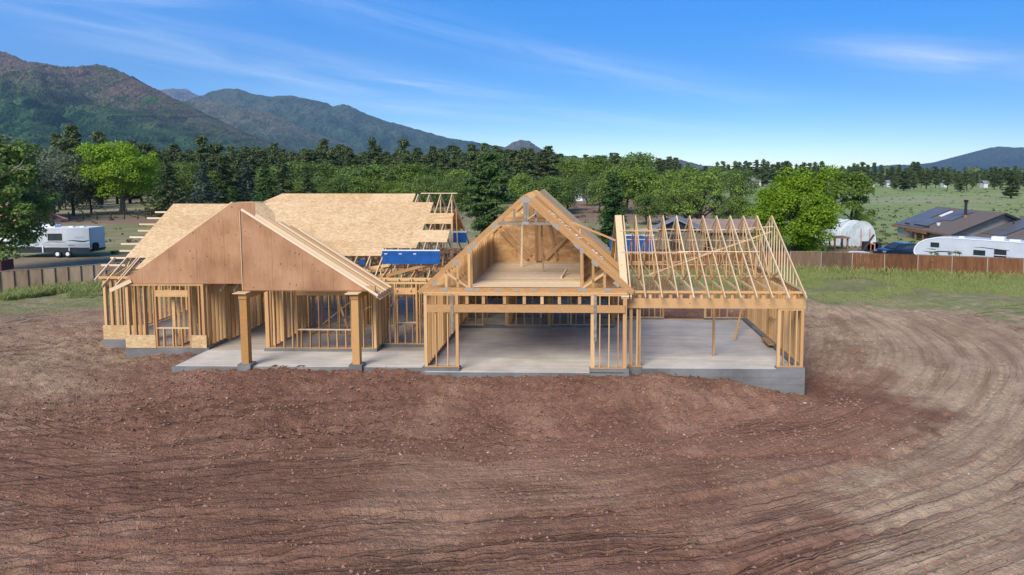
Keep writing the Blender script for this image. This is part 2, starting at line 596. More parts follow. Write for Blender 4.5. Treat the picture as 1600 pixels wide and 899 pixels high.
xs = axis(-26, 24, .095, -16000, 16000, 1.075)
ys1 = []
v = 12.0
while v < 62:
    ys1.append(v)
    v += .055 * (v / 14) ** 1.3
ys = np.concatenate([axis(12, 12.05, .05, -3000, 12.01, 1.16)[:-1], np.array(ys1)])
v, s_ = ys[-1], ys[-1] - ys[-2]
ext = []
while v < 16000:
    s_ *= 1.055
    v += s_
    ext.append(v)
ys = np.unique(np.concatenate([ys, ext]))
GX, GY = np.meshgrid(xs, ys)
GZ = base_h(GX, GY) + relief(GX, GY)
far_r = np.clip(np.hypot(GX, GY) - 500, 0, 4000)
GZ = GZ + (fbm(GX * .01, GY * .01, 91, 3) - .5) * 1.2 * sst(90, 300, np.hypot(GX, GY))
ks = keep_slab(GX, GY)
GZ = np.where(ks, np.minimum(GZ, -.45), GZ)
nx, ny = len(xs), len(ys)
print('ground grid', nx, ny)
co = np.stack([GX, GY, GZ], -1).reshape(-1, 3)
idx = np.arange(nx * ny).reshape(ny, nx)
quads = np.stack([idx[:-1, :-1], idx[:-1, 1:], idx[1:, 1:], idx[1:, :-1]], -1).reshape(-1, 4)


def np_mesh(name, co, faces, mats, smooth=False, mi=None):
    me = bpy.data.meshes.new(name)
    k = faces.shape[1]
    me.vertices.add(len(co))
    me.vertices.foreach_set('co', np.ascontiguousarray(co, np.float32).ravel())
    me.loops.add(faces.size)
    me.loops.foreach_set('vertex_index', np.ascontiguousarray(faces, np.int32).ravel())
    me.polygons.add(len(faces))
    me.polygons.foreach_set('loop_start', np.arange(0, faces.size, k, dtype=np.int32))
    for m_ in mats:
        me.materials.append(m_)
    if mi is not None:
        me.polygons.foreach_set('material_index', np.ascontiguousarray(mi, np.int32))
    me.update(calc_edges=True)
    me.polygons.foreach_set('use_smooth', np.full(len(faces), smooth))
    return me


# colour zones of the soil and the fields: dark red earth, dry tan earth, green, dry straw, red gravel
def zones(x, y):
    r, th = polar(x, y)
    n1 = fbm(x * .16, y * .16, 101, 4)
    n2 = fbm(x * .6, y * .6, 103, 4)
    n3 = fbm(x * .02, y * .02, 105, 4)
    st = fbm(r * 2.2, th * 4, 107, 4)
    red = np.array([.255, .128, .080])
    mid = np.array([.325, .176, .110])
    tan = np.array([.500, .350, .222])
    st2 = fbm(r * 6.5 + y * .6, th * 7, 109, 3)
    c = red + (mid - red) * (sst(.30, .70, n2 * .45 + n1 * .3 + st2 * .25) * .75)[..., None]
    bx_r = np.interp(y, [12, 15, 17, 20, 25, 30, 36, 45], [6.5, 6.5, 7.2, 9.5, 13.2, 14, 11, 9])
    tanm = np.maximum.reduce([sst(-1.2, 1.6, x - bx_r + 5 * (n2 - .5) + 3 * (n1 - .5)),
                              sst(27, 36, y + 5 * (n1 - .5)) * sst(9, 12, x) * .95,
                              sst(-15, -21, x + 4 * (n1 - .5)) * sst(19, 26, y) * .7,
                              sst(.66, .78, n1) * .2,
                              sst(.62, .76, n2) * .15,
                              sst(15.5, 14, y - .2 * x + 3 * (n2 - .5)) * sst(5, 9, x) * .9])
    tanm = tanm * (.5 + .5 * sst(.36, .60, st * .4 + n2 * .25 + st2 * .35))
    c = c + (tan - c) * tanm[..., None]
    c = c * (.86 + .28 * n2)[..., None]
    # vegetation: along the fences and everything beyond them
    grn = np.array([.26, .26, .105])
    dry = np.array([.42, .335, .20])
    n4 = fbm(x * 1.9, y * 1.9, 113, 3)
    bl = 43.5 + .55 * (x + 34) * 0 + np.interp(x, [-60, -37, -24, -12, 0, 9, 14, 22, 34, 60], [-6, -6.5, 3, 9, 11, 11, 1.0, -.5, -6.5, -9])
    g_ = sst(-1.8, 1.5, y - bl + 5 * (n4 - .5) + 3.5 * (n2 - .5) + 2 * (n1 - .5))
    gr = dry + (grn - dry) * sst(.36, .60, n3 * .25 + n1 * .2 + n2 * .2 + n4 * .35)[..., None]
    east = sst(8, 30, x)[..., None] * sst(58, 75, y)[..., None]
    gre = np.array([.24, .30, .11]) * (.82 + .36 * n1)[..., None] + np.array([.05, .03, .02]) * sst(.5, .7, n3)[..., None]
    gr = gr * (1 - east) + gre * east
    c = c + (gr - c) * g_[..., None]
    # bare strips in the distance
    def patch(x0, x1, y0, y1, col, k, soft=.15):
        nonlocal c
        sx, sy = (x1 - x0) * soft, (y1 - y0) * soft
        m_ = sst(x0 - sx, x0 + sx, x + 2 * (n2 - .5)) * (1 - sst(x1 - sx, x1 + sx, x)) * sst(y0 - sy, y0 + sy, y + 3 * (n1 - .5)) * (1 - sst(y1 - sy, y1 + sy, y))
        c = c + (np.array(col) - c) * (m_ * k)[..., None]
    patch(-70, -30, 54, 68, (.33, .25, .165), .85)
    patch(-120, -45, 112, 128, (.30, .185, .13), .85, .2)
    patch(-10, 40, 118, 210, (.30, .17, .13), .75)
    patch(-60, -8, 118, 150, (.28, .18, .13), .5)
    patch(26, 40, 64, 82, (.33, .21, .14), .7)
    patch(60, 120, 190, 230, (.36, .33, .22), .6)
    patch(10, 70, 300, 330, (.36, .31, .22), .6)
    return np.clip(c, 0, 1)


ZC = zones(GX, GY).reshape(-1, 3)
_r, _th = polar(GX, GY)
_tm = (.25 + .75 * sst(17.6, 19.4, _r)) * (1 - .5 * sst(5, 12, GX)) * (1 - sst(44, 56, GY)) * (.35 + .65 * sst(.3, .6, fbm(GX * .15, GY * .15, 131, 2)))
LANE = np.stack([_r, _th * 22, _tm], -1).reshape(-1, 3)
_m2 = sst(.42, .56, fbm(GX * .13 + 9, GY * .13, 55, 2)) * (1 - sst(23, 26, GY)) + sst(.5, .62, fbm(GX * .1, GY * .1, 57, 2)) * sst(26, 30, GY) * (1 - sst(44, 50, GY))
LANE2 = np.stack([(GY - .26 * GX + .8 * np.sin(GX * .16)) * .97, GX + .26 * GY, np.clip(_m2, 0, 1)], -1).reshape(-1, 3)
m, t = new_mat('earth_and_fields')
att = t.new('ShaderNodeAttribute', attribute_name='soil')
g = t.new('ShaderNodeNewGeometry')
pos = g.outputs['Position']
n_f = t.noise(pos, 9, 5, .7)
n_m = t.noise(pos, 1.7, 4, .6)
n_d = t.noise(t.mapv(pos, (.06, .25, 1)), 1, 5, .65)
k_ = t.m('ADD', t.m('MULTIPLY', n_f, .75), t.m('ADD', t.m('MULTIPLY', n_m, .35), t.m('MULTIPLY', n_d, .6)))
k_ = t.m('ADD', t.m('MULTIPLY', t.m('SUBTRACT', k_, .85), 1.0), 1.0)
kk = t.new('ShaderNodeCombineXYZ', {0: k_, 1: k_, 2: k_})
col = t.mix(1.0, att.outputs['Color'], kk.outputs[0], 'MULTIPLY')
pb = t.new('ShaderNodeTexVoronoi', {'Scale': 6.0, 'Vector': pos})
cs_ = t.new('ShaderNodeSeparateColor', {0: pb.outputs['Color']})
pf = t.m('MULTIPLY', t.ramp(pb.outputs[0], [(0.07, .7), (.12, 0.0)]), t.ramp(cs_.outputs[1], [(.86, 0.0), (.9, 1.0)]))
col = t.mix(pf, col, (.42, .35, .28))
lane = t.new('ShaderNodeAttribute', attribute_name='lane')
ls = t.new('ShaderNodeSeparateXYZ', {0: lane.outputs['Vector']})
lv = t.new('ShaderNodeCombineXYZ', {0: t.m('MULTIPLY', ls.outputs[0], 1.0), 1: t.m('MULTIPLY', ls.outputs[1], .016), 2: 0.0}).outputs[0]
g1 = t.ramp(t.noise(lv, 5.5, 3, .6, dist=.12), [(.36, 0.0), (.47, 1.0)])
lv2 = t.new('ShaderNodeCombineXYZ', {0: t.m('MULTIPLY', ls.outputs[0], 1.0), 1: t.m('MULTIPLY', ls.outputs[1], .035), 2: 5.0}).outputs[0]
g2 = t.ramp(t.noise(lv2, 12, 3, .6, dist=.15), [(.34, 0.0), (.48, 1.0)])
lane2 = t.new('ShaderNodeAttribute', attribute_name='lane2')
l2 = t.new('ShaderNodeSeparateXYZ', {0: lane2.outputs['Vector']})
lv3 = t.new('ShaderNodeCombineXYZ', {0: l2.outputs[0], 1: t.m('MULTIPLY', l2.outputs[1], .014), 2: 9.0}).outputs[0]
g3 = t.ramp(t.noise(lv3, 6.5, 3, .6, dist=.15), [(.37, 0.0), (.46, 1.0)])
inv = lambda v_: t.m('SUBTRACT', 1.0, v_)
g13 = t.m('MULTIPLY', inv(t.m('MULTIPLY', inv(g1), ls.outputs[2])), inv(t.m('MULTIPLY', inv(g3), l2.outputs[2])))
gro = t.m('ADD', t.m('MULTIPLY', g13, .65), t.m('MULTIPLY', inv(t.m('MULTIPLY', inv(g2), ls.outputs[2])), .35))
# shade in the wheel-lane grooves, painted into the soil colour
dk = t.m('SUBTRACT', 1.0, t.m('MULTIPLY', inv(gro), .55))
dkc = t.new('ShaderNodeCombineXYZ', {0: dk, 1: dk, 2: dk})
col = t.mix(1.0, col, dkc.outputs[0], 'MULTIPLY')
crumb = t.m('SUBTRACT', 1.0, t.m('ABSOLUTE', t.m('MULTIPLY', t.m('SUBTRACT', t.noise(pos, 5.5, 4, .65, dist=.8), .5), 5.0)))
bh = t.m('ADD', t.m('MULTIPLY', t.noise(pos, 5.5, 6, .72), 1.0), t.m('MULTIPLY', t.noise(pos, 28, 3, .6), .25))
bh = t.m('ADD', bh, t.m('ADD', t.m('MULTIPLY', crumb, t.m('MULTIPLY', t.m('SUBTRACT', 1.1, ls.outputs[2]), .5)), t.m('MULTIPLY', gro, .9)))
finish(t, col, .95, bh, 1.0, .11, spec=.12)
M['ground'] = m
gme = np_mesh('ground', co, quads, [M['ground']], True)
ca = gme.color_attributes.new('soil', 'FLOAT_COLOR', 'POINT')
la = gme.attributes.new('lane', 'FLOAT_VECTOR', 'POINT')
la.data.foreach_set('vector', LANE.astype(np.float32).ravel())
la = gme.attributes.new('lane2', 'FLOAT_VECTOR', 'POINT')
la.data.foreach_set('vector', LANE2.astype(np.float32).ravel())
ca = gme.color_attributes['soil']
ca.data.foreach_set('color', np.concatenate([ZC, np.ones((len(ZC), 1))], 1).astype(np.float32).ravel())
link('ground', gme, kind='structure')


def gh(x, y):
    return float(base_h(x, y) + relief(np.array([float(x)]), np.array([float(y)]))[0])


# ------------------------------------------------------------------ mountains
def mountain(name, pts, Y, front, back, c_lo, c_hi, c_rock, seed, rough=.06, rockamt=.5, nu=420, hsc=1.0, sp=1.0, fine=1.0, spikes=False):
    px = np.array([p[0] for p in pts], float)
    py = np.array([p[1] for p in pts], float)
    U = np.linspace(px[0], px[-1], nu)
    PY = np.interp(U, px, py)
    ker = np.array([1, 2, 3, 2, 1.]) / 9
    PY = np.convolve(np.pad(PY, 2, mode='edge'), ker, 'valid')
    X = np.array([at(u, p, Y) for u, p in zip(U, PY)])
    top = np.maximum(X[:, 2], 2)
    dx = X[1, 0] - X[0, 0]
    nz = (fbm(X[:, 0] / (Y * .006), X[:, 0] * 0 + seed, seed, 4) - .5) * Y * .0022 * fine
    top = top + nz
    if spikes:
        top = top + (NR.random(nu) > .62) * NR.random(nu) * Y * .0022
    nvf, nvb = 150, 12
    V = np.concatenate([np.linspace(0, 1, nvf), 1 + np.linspace(0, 1, nvb)[1:]])
    XX, VV = np.meshgrid(X[:, 0], V)
    TT = np.meshgrid(top, V)[0]
    YY = np.where(VV <= 1, Y - front * (1 - VV), Y + back * (VV - 1))
    prof = np.where(VV <= 1, VV ** 1.25, np.clip(2 - VV, 0, 1))
    k = 1 / (Y * .045)
    sx = XX + .35 * (Y - YY) * (.4 if seed % 2 else -.4)
    rid = 1 - np.abs(2 * fbm(sx * k, YY * k * .35, seed + 3, 3) - 1)
    gl = fbm(sx * k * 3.2, YY * k * 1.4, seed + 9, 4)
    amp = np.sin(np.clip(VV, 0, 1) * math.pi) ** .8
    ZZ = TT * prof + TT.mean() * amp * ((rid - .6) * .42 * sp + (gl - .5) * .22 * sp)
    ZZ = ZZ + (fbm(XX * k * 14, YY * k * 9, seed + 21, 3) - .5) * Y * .004 * fine * np.clip(prof * 3, 0, 1) * (VV < .985)
    ZZ = np.where(VV > 1.99, -2, ZZ)
    ZZ = np.where(VV < .001, -3, ZZ)
    cap = CAMH + (TT - CAMH) * (YY / Y) * (1 - .012 * (1 - np.clip(VV, 0, 1)))      # nothing in front rises over the crest line
    ZZ = np.where((VV < 1), np.minimum(ZZ, cap), ZZ)
    n1, n2 = len(V), len(U)
    idx = np.arange(n1 * n2).reshape(n1, n2)
    q = np.stack([idx[:-1, :-1], idx[:-1, 1:], idx[1:, 1:], idx[1:, :-1]], -1).reshape(-1, 4)
    m, t = new_mat(name + '_cover')
    at_ = t.new('ShaderNodeAttribute', attribute_name='cover')
    g = t.new('ShaderNodeNewGeometry')
    sc = 1 / (Y * .0032)
    a = t.noise(g.outputs['Position'], sc, 4, .65)
    b = t.new('ShaderNodeTexVoronoi', {'Scale': 1 / (Y * .0022), 'Vector': g.outputs['Position']})
    dark = t.ramp(t.m('ADD', t.m('MULTIPLY', b.outputs[0], .7), t.m('MULTIPLY', a, .5)), [(.35, .28), (.72, 1.45)])
    col = t.mix(1.0, at_.outputs['Color'], dark, 'MULTIPLY')
    finish(t, col, .95, a, .8, Y * .004, spec=.1)
    me = np_mesh(name, np.stack([XX, YY, ZZ], -1).reshape(-1, 3), q, [m], True)
    hh = np.clip(ZZ / max(top.max(), 1), 0, 1)
    gz = np.gradient(ZZ, axis=1) / max(abs(dx), 1)
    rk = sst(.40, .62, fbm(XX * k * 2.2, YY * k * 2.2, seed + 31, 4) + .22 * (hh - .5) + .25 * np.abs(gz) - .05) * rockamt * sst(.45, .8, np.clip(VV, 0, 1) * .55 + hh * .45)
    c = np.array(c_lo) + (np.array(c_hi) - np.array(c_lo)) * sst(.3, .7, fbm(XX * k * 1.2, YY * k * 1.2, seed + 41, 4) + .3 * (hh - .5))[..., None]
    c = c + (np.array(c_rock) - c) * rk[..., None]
    ca = me.color_attributes.new('cover', 'FLOAT_COLOR', 'POINT')
    c = c.reshape(-1, 3)
    ca.data.foreach_set('color', np.concatenate([c, np.ones((len(c), 1))], 1).astype(np.float32).ravel())
    return link(name, me, kind='structure')


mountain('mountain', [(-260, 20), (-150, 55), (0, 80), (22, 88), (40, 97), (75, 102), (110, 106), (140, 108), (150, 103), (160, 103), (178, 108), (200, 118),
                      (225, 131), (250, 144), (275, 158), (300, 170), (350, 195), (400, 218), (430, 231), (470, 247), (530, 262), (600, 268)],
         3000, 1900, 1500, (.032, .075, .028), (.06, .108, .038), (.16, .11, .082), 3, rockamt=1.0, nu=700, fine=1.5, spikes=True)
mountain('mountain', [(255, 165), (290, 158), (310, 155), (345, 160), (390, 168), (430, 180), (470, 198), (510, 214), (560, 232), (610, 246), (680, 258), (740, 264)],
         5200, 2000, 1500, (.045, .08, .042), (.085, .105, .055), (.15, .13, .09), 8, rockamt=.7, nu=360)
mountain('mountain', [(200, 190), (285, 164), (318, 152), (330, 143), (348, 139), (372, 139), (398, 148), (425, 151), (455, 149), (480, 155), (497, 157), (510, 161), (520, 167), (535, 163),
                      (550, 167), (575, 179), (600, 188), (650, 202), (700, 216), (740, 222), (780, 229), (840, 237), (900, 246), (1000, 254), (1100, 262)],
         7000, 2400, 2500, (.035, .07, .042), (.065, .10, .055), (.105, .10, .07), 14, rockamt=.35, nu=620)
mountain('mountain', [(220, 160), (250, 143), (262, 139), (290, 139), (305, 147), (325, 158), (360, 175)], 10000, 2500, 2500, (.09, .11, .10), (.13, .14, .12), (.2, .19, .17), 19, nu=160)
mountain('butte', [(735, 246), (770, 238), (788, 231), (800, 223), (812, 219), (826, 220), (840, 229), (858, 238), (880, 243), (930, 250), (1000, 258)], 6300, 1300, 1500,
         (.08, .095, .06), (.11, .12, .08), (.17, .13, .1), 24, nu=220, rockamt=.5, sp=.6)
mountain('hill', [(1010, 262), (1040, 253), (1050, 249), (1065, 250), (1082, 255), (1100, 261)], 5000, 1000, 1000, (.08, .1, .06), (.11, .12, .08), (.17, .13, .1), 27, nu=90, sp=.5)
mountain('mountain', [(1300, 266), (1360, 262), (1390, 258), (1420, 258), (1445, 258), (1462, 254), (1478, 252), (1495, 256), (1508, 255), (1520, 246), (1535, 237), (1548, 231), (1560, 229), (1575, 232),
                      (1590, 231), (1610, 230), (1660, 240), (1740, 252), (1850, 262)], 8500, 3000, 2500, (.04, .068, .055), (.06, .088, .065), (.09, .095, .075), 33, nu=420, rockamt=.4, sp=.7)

# ------------------------------------------------------------------ trees
def leaves(cent, rad, n, size, up=.3, shell=.55, flat_=1.0, squash=1.0, aspect=1.0):
    """n leaf faces spread over the clump spheres (cent Kx3, rad K)"""
    k = NR.choice(len(cent), n, p=(rad ** 2) / (rad ** 2).sum())
    d = NR.normal(size=(n, 3))
    d /= np.linalg.norm(d, axis=1)[:, None]
    d[:, 2] = np.where(d[:, 2] < -.35, -d[:, 2], d[:, 2])
    r_ = rad[k] * (shell + (1.05 - shell) * NR.random(n)) * (1 + .25 * NR.normal(size=n) * .5)
    p = cent[k] + d * r_[:, None] * np.array([1, 1, squash])
    nrm = d + NR.normal(size=(n, 3)) * .55
    nrm[:, 2] += up
    nrm /= np.linalg.norm(nrm, axis=1)[:, None]
    a = np.cross(nrm, NR.normal(size=(n, 3)))
    a /= np.linalg.norm(a, axis=1)[:, None]
    b = np.cross(nrm, a)
    s = size * (.6 + .8 * NR.random(n))
    a *= (s * .5)[:, None] * aspect
    b *= (s * .5)[:, None] / aspect
    q = np.stack([p - a, p - b * .8 + nrm * (s * .1)[:, None], p + a, p + b * .8 + nrm * (s * .1)[:, None]], 1)
    return q.reshape(-1, 3)


def leaf_mesh(name, vs_, mat, wood=None, wmat=None):
    n = len(vs_) // 4
    f = np.arange(n * 4).reshape(-1, 4)
    if wood is None:
        return np_mesh(name, vs_, f, [mat])
    wq = np.array([q for q in wood.f if len(q) == 4])
    wv = np.array(wood.v)
    return np_mesh(name, np.concatenate([vs_, wv]), np.concatenate([f, wq + len(vs_)]), [mat, wmat],
                   mi=np.concatenate([np.zeros(n), np.ones(len(wq))]))


def limbs(mb, base, top, n, h0, spread, r0, seed, bend=.3, sub=2):
    """tapered trunk with limbs; returns limb ends"""
    rr = random.Random(seed)
    base, top = Vector(base), Vector(top)
    L = (top - base).length
    pts = [base + (top - base) * (i / 6) + Vector((rr.uniform(-1, 1), rr.uniform(-1, 1), 0)) * L * .02 * (i > 0) for i in range(7)]
    mb.tube(pts, [r0 * (1 - .13 * i) for i in range(7)], 8)
    ends = []
    for k in range(n):
        u = h0 + (1 - h0) * (k + rr.random() * .8) / n
        p0 = base + (top - base) * min(u, .98)
        a = k * 2.4 + rr.uniform(-.4, .4)
        ln = spread * rr.uniform(.7, 1.05) * (1 - .35 * u)
        dirv = Vector((math.cos(a), math.sin(a), rr.uniform(.3, .9)))
        p1 = p0 + dirv * ln * .5 + Vector((0, 0, bend * ln * .1))
        p2 = p0 + dirv * ln * .85 + Vector((rr.uniform(-.2, .2) * ln, rr.uniform(-.2, .2) * ln, bend * ln * .35))
        rb = r0 * .42 * (1 - .5 * u)
        mb.tube([p0, p1, p2], [rb, rb * .65, rb * .2], 5)
        ends.append(p2)
        for _ in range(sub):
            p3 = p1 + Vector((rr.uniform(-1, 1), rr.uniform(-1, 1), rr.uniform(.1, .9))) * ln * .45
            mb.tube([p1, (p1 + p3) / 2 + Vector((0, 0, .05 * ln)), p3], [rb * .5, rb * .3, rb * .1], 4)
            ends.append(p3)
    return ends


def broadleaf(h, w, n, size, seed, clumps=46, crown0=.22, cr=.2, mat='lf_green', trunk_r=None, wm='bark', parts=False, squash=.9, open_=1.0, shell=.5, wide=1.0, low=-.5):
    rr = np.random.default_rng(seed)
    mb = MB()
    tr = trunk_r or h * .028
    ends = limbs(mb, (0, 0, -.3), (w * .03, 0, h * .72), 9, .24, w * .5, tr, seed)
    d = rr.normal(size=(clumps, 3))
    d /= np.linalg.norm(d, axis=1)[:, None]
    d[:, 2] = np.where(d[:, 2] < low, -d[:, 2], d[:, 2])
    rad_ = rr.uniform(.45, 1.0, clumps) ** .6
    hc = h * (crown0 + 1) / 2
    hv = h * (1 - crown0) / 2
    cen = d * rad_[:, None] * np.array([w / 2 * (1 - cr * .8) * wide, w / 2 * (1 - cr * .8), hv * (1 - cr * .6)]) + np.array([0, 0, hc])
    cen[:, 0] += rr.normal(size=clumps) * w * .03
    # crown narrower at the top
    tz = np.clip((cen[:, 2] - hc) / hv, -1, 1)
    cen[:, :2] *= (1 - .28 * np.clip(tz, 0, 1))[:, None]
    e = np.array([[p.x, p.y, p.z] for p in ends])
    cen = np.concatenate([cen, e[e[:, 2] > h * crown0]])
    rad = w * cr * rr.uniform(.55, 1.15, len(cen)) * open_
    vs_ = leaves(cen, rad, n, size, up=.4, shell=shell, squash=squash)
    if parts:
        return mb, vs_
    return leaf_mesh('broadleaf_tree', vs_, M[mat], mb, M[wm])


def pine(h, w, n, size, seed, crown0=.3, mat='nd_pine', taper=.75, gaps=.5, top=.3, parts=False):
    """ponderosa: bare lower trunk, irregular stacked needle clumps"""
    rr = np.random.default_rng(seed)
    mb = MB()
    mb.tube([(0, 0, -.3), (.1, 0, h * .4), (.05, .1, h * .75), (0, 0, h * .98)], [h * .02, h * .016, h * .01, h * .003], 7)
    cen, rad = [], []
    z = h * crown0
    a = rr.uniform(0, 6)
    while z < h * .97:
        u = (z / h - crown0) / (1 - crown0)
        rw = w / 2 * ((1 - u) ** taper * (1 - top) + top * (1 - u ** 3)) * rr.uniform(.65, 1.1)
        if u < .15:
            rw *= .5 + u * 3
        for k in range(3):
            a += 2.2 + rr.uniform(-.5, .5)
            if rr.random() < gaps * .35:
                continue
            L = rw * rr.uniform(.55, 1.05)
            p = (math.cos(a) * L, math.sin(a) * L, z + L * .12)
            mb.tube([(0, 0, z - L * .1), (p[0] * .55, p[1] * .55, z), p], [h * .004, h * .003, h * .001], 4)
            for q in (.45, .95):
                cen.append((p[0] * q, p[1] * q, z + L * .12 * q + rr.uniform(-.1, .2)))
                rad.append(w * .135 * rr.uniform(.7, 1.2) * (1.15 - .35 * u))
        z += h * (1 - crown0) / 17 * rr.uniform(.8, 1.2)
    cen.append((0, 0, h * .97))
    rad.append(w * .09)
    vs_ = leaves(np.array(cen), np.array(rad), n, size, up=.7, shell=.3, squash=.5, aspect=1.5)
    if parts:
        return mb, vs_
    return leaf_mesh('pine_tree', vs_, M[mat], mb, M['bark'])


def spruce(h, w, n, size, seed, mat='nd_spruce', droop=.18):
    rr = np.random.default_rng(seed)
    mb = MB()
    mb.tube([(0, 0, -.3), (0, 0, h * .5), (0, 0, h * .98)], [h * .018, h * .01, h * .002], 6)
    cen, rad = [], []
    tiers = 20
    for i in range(tiers):
        u = i / tiers
        z = h * (.06 + .92 * u)
        rw = w / 2 * (1 - u) ** .85 * rr.uniform(.82, 1.12)
        nb = max(4, int(11 * (1 - u)))
        for k in range(nb):
            a = 6.283 * (k + rr.random() * .7) / nb + i
            L = rw * rr.uniform(.75, 1.15)
            for q in (.35, .7, 1.0):
                cen.append((math.cos(a) * L * q, math.sin(a) * L * q, z - droop * L * q * q + rr.uniform(-.1, .1)))
                rad.append(w * .052 * (1.25 - .5 * q) * (1 - .4 * u))
    vs_ = leaves(np.array(cen), np.array(rad), n, size, up=.6, shell=.2, squash=.45, aspect=1.6)
    return leaf_mesh('spruce_tree', vs_, M[mat], mb, M['bark'])


def place(name, me, px, py, z, s=1.0, rz=None, sx=1.0, Y=None, **k):
    p = onz(px, py, z) if Y is None else at(px, 300, Y)
    o = link(name, me, None, (p.x, p.y, gh(p.x, p.y) if Y is not None or z > -2 else z), **k)
    o.rotation_euler = (0, 0, R.uniform(0, 6.28) if rz is None else rz)
    o.scale = (s * sx, s * sx, s)
    return o


def tree_parts(name, mb, vs_, lm, wm, loc, label, cat='tree', rz=0, s=1.0, **k):
    root = empty(name, loc, rz, label=label, cat=cat, **k)
    mb.build('trunk', M[wm], root, smooth=True)
    link('crown', leaf_mesh('crown', vs_, M[lm]), root)
    root.scale = (s, s, s)
    return root


def gp(px, Y):
    p = at(px, 300, Y)
    return (p.x, Y, gh(p.x, Y))


# -- single trees one can point to
mb, vs_ = broadleaf(14.2, 16.5, 30000, .36, 5, clumps=85, cr=.125, crown0=.14, shell=.8, low=-.75, parts=True, trunk_r=.6)
tree_parts('broadleaf_tree', mb, vs_, 'lf_bright', 'bark_l', gp(188, 138), 'big round bright green tree with pale trunk, left of the house beyond the wire fence')
mb, vs_ = broadleaf(10.8, 11.6, 36000, .25, 9, clumps=120, cr=.115, crown0=-.05, shell=.8, low=-.98, parts=True)
tree_parts('broadleaf_tree', mb, vs_, 'lf_bright', 'bark', gp(1243, 71), 'big bright green leafy tree right behind the bare trusses, above the fence', s=.83)
mb, vs_ = broadleaf(12.2, 9.0, 26000, .25, 15, clumps=100, cr=.12, crown0=.0, shell=.75, low=-.9, parts=True, open_=.95)
tree_parts('broadleaf_tree', mb, vs_, 'lf_dark', 'bark', gp(-16, 57), 'tall green leafy tree cut off by the left edge, before the travel trailer')
mb, vs_ = broadleaf(9.2, 7.5, 9000, .26, 22, clumps=36, cr=.14, crown0=.15, parts=True, open_=.9)
tree_parts('broadleaf_tree', mb, vs_, 'lf_yellow', 'bark', gp(1330, 92), 'smaller loose green tree just right of the bright green tree, beside the greenhouse')
# dead branch sticking out of the left tree
p = gp(2, 56)
mb = MB()
c0 = at(-5, 280, 55.5)
mb.tube([c0, at(18, 268, 55.3), at(32, 258, 55), at(43, 240, 55)], [.13, .09, .06, .02], 6)
mb.tube([at(24, 263, 55.2), at(40, 266, 55), at(52, 262, 55)], [.06, .04, .015], 5)
mb.build('bare_branch', M['bark_l'], None, label='bare grey branch reaching out of the dark tree at the left edge', cat='branch')
mb, vs_ = pine(11.0, 7.6, 16000, .34, 31, crown0=.06, taper=.5, gaps=.2, top=.75, parts=True)
tree_parts('pine_tree', mb, vs_, 'nd_green', 'bark', gp(768, 80), 'broad bushy pine filling the gap between the end trusses and the open gable')
mb, vs_ = pine(8.6, 5.2, 9000, .28, 36, crown0=.05, taper=.8, gaps=.2, top=.25, parts=True)
tree_parts('pine_tree', mb, vs_, 'nd_green', 'bark', gp(957, 78), 'conical green pine just right of the open gable, behind the first trusses')
mb = MB()
rr_ = random.Random(4)
ends = limbs(mb, (0, 0, -.3), (.6, 0, 5.2), 11, .18, 7.2, .42, 44, bend=.2, sub=3)
ends2 = limbs(mb, (.15, 0, .5), (-1.8, .3, 5.0), 7, .3, 6.5, .3, 46, bend=.15, sub=3)
e = np.array([[p.x, p.y, p.z] for p in ends + ends2])
e[:, 0] *= 1.0
vs_ = leaves(e, np.full(len(e), .95) * NR.uniform(.6, 1.2, len(e)), 8500, .24, up=.3, shell=.2, squash=.7)
tree_parts('broadleaf_tree', mb, vs_, 'lf_yellow', 'bark', gp(1090, 86), 'sprawling thin-leaved tree with dark bare limbs behind the middle of the open trusses')

# -- shared tree meshes for the belts behind
BL = [broadleaf(10, 9, 5200, .34, 100 + i, clumps=34, cr=.19, crown0=.04, mat=mm, low=-.9) for i, mm in
      enumerate(['lf_green', 'lf_yellow', 'lf_green', 'lf_yellow', 'lf_silver', 'lf_silver', 'lf_green'])]
PI = [pine(18, 8.6, 5200, .66, 200 + i, crown0=c_, taper=ta, gaps=gg, top=tt) for i, (c_, ta, gg, tt) in
      enumerate([(.25, .6, .6, .45), (.12, .8, .3, .25), (.2, .5, .5, .55), (.1, .9, .3, .15)])]
SPR = [spruce(12, 7, 6500, .42, 300), spruce(12, 6.2, 6500, .42, 301, mat='nd_green'), spruce(12, 7.5, 6500, .42, 302, mat='nd_pine')]

# silvery trees left
SILV = ['silvery tree in the middle of the pale clump left of the bright tree', 'silvery tree touching the left side of the bright green tree', 'silvery tree just right of the dark left-edge tree', 'small silvery tree low beside the bright tree trunk',
        'tall silvery tree at the back of the pale clump', 'silvery tree half behind the dark left-edge tree', 'leftmost silvery tree, mostly behind the dark left-edge tree']
for i, (px, Y, s_) in enumerate([(75, 128, 1.0), (112, 132, 1.1), (45, 120, 1.15), (140, 140, .8), (92, 150, 1.3), (20, 126, 1.2), (-25, 110, 1.4)]):
    place('broadleaf_tree', BL[4 + i % 2], px, 0, 0, s_ * 1.05, Y=Y, label=SILV[i],
          cat='tree', group='silvery trees left of the bright tree')
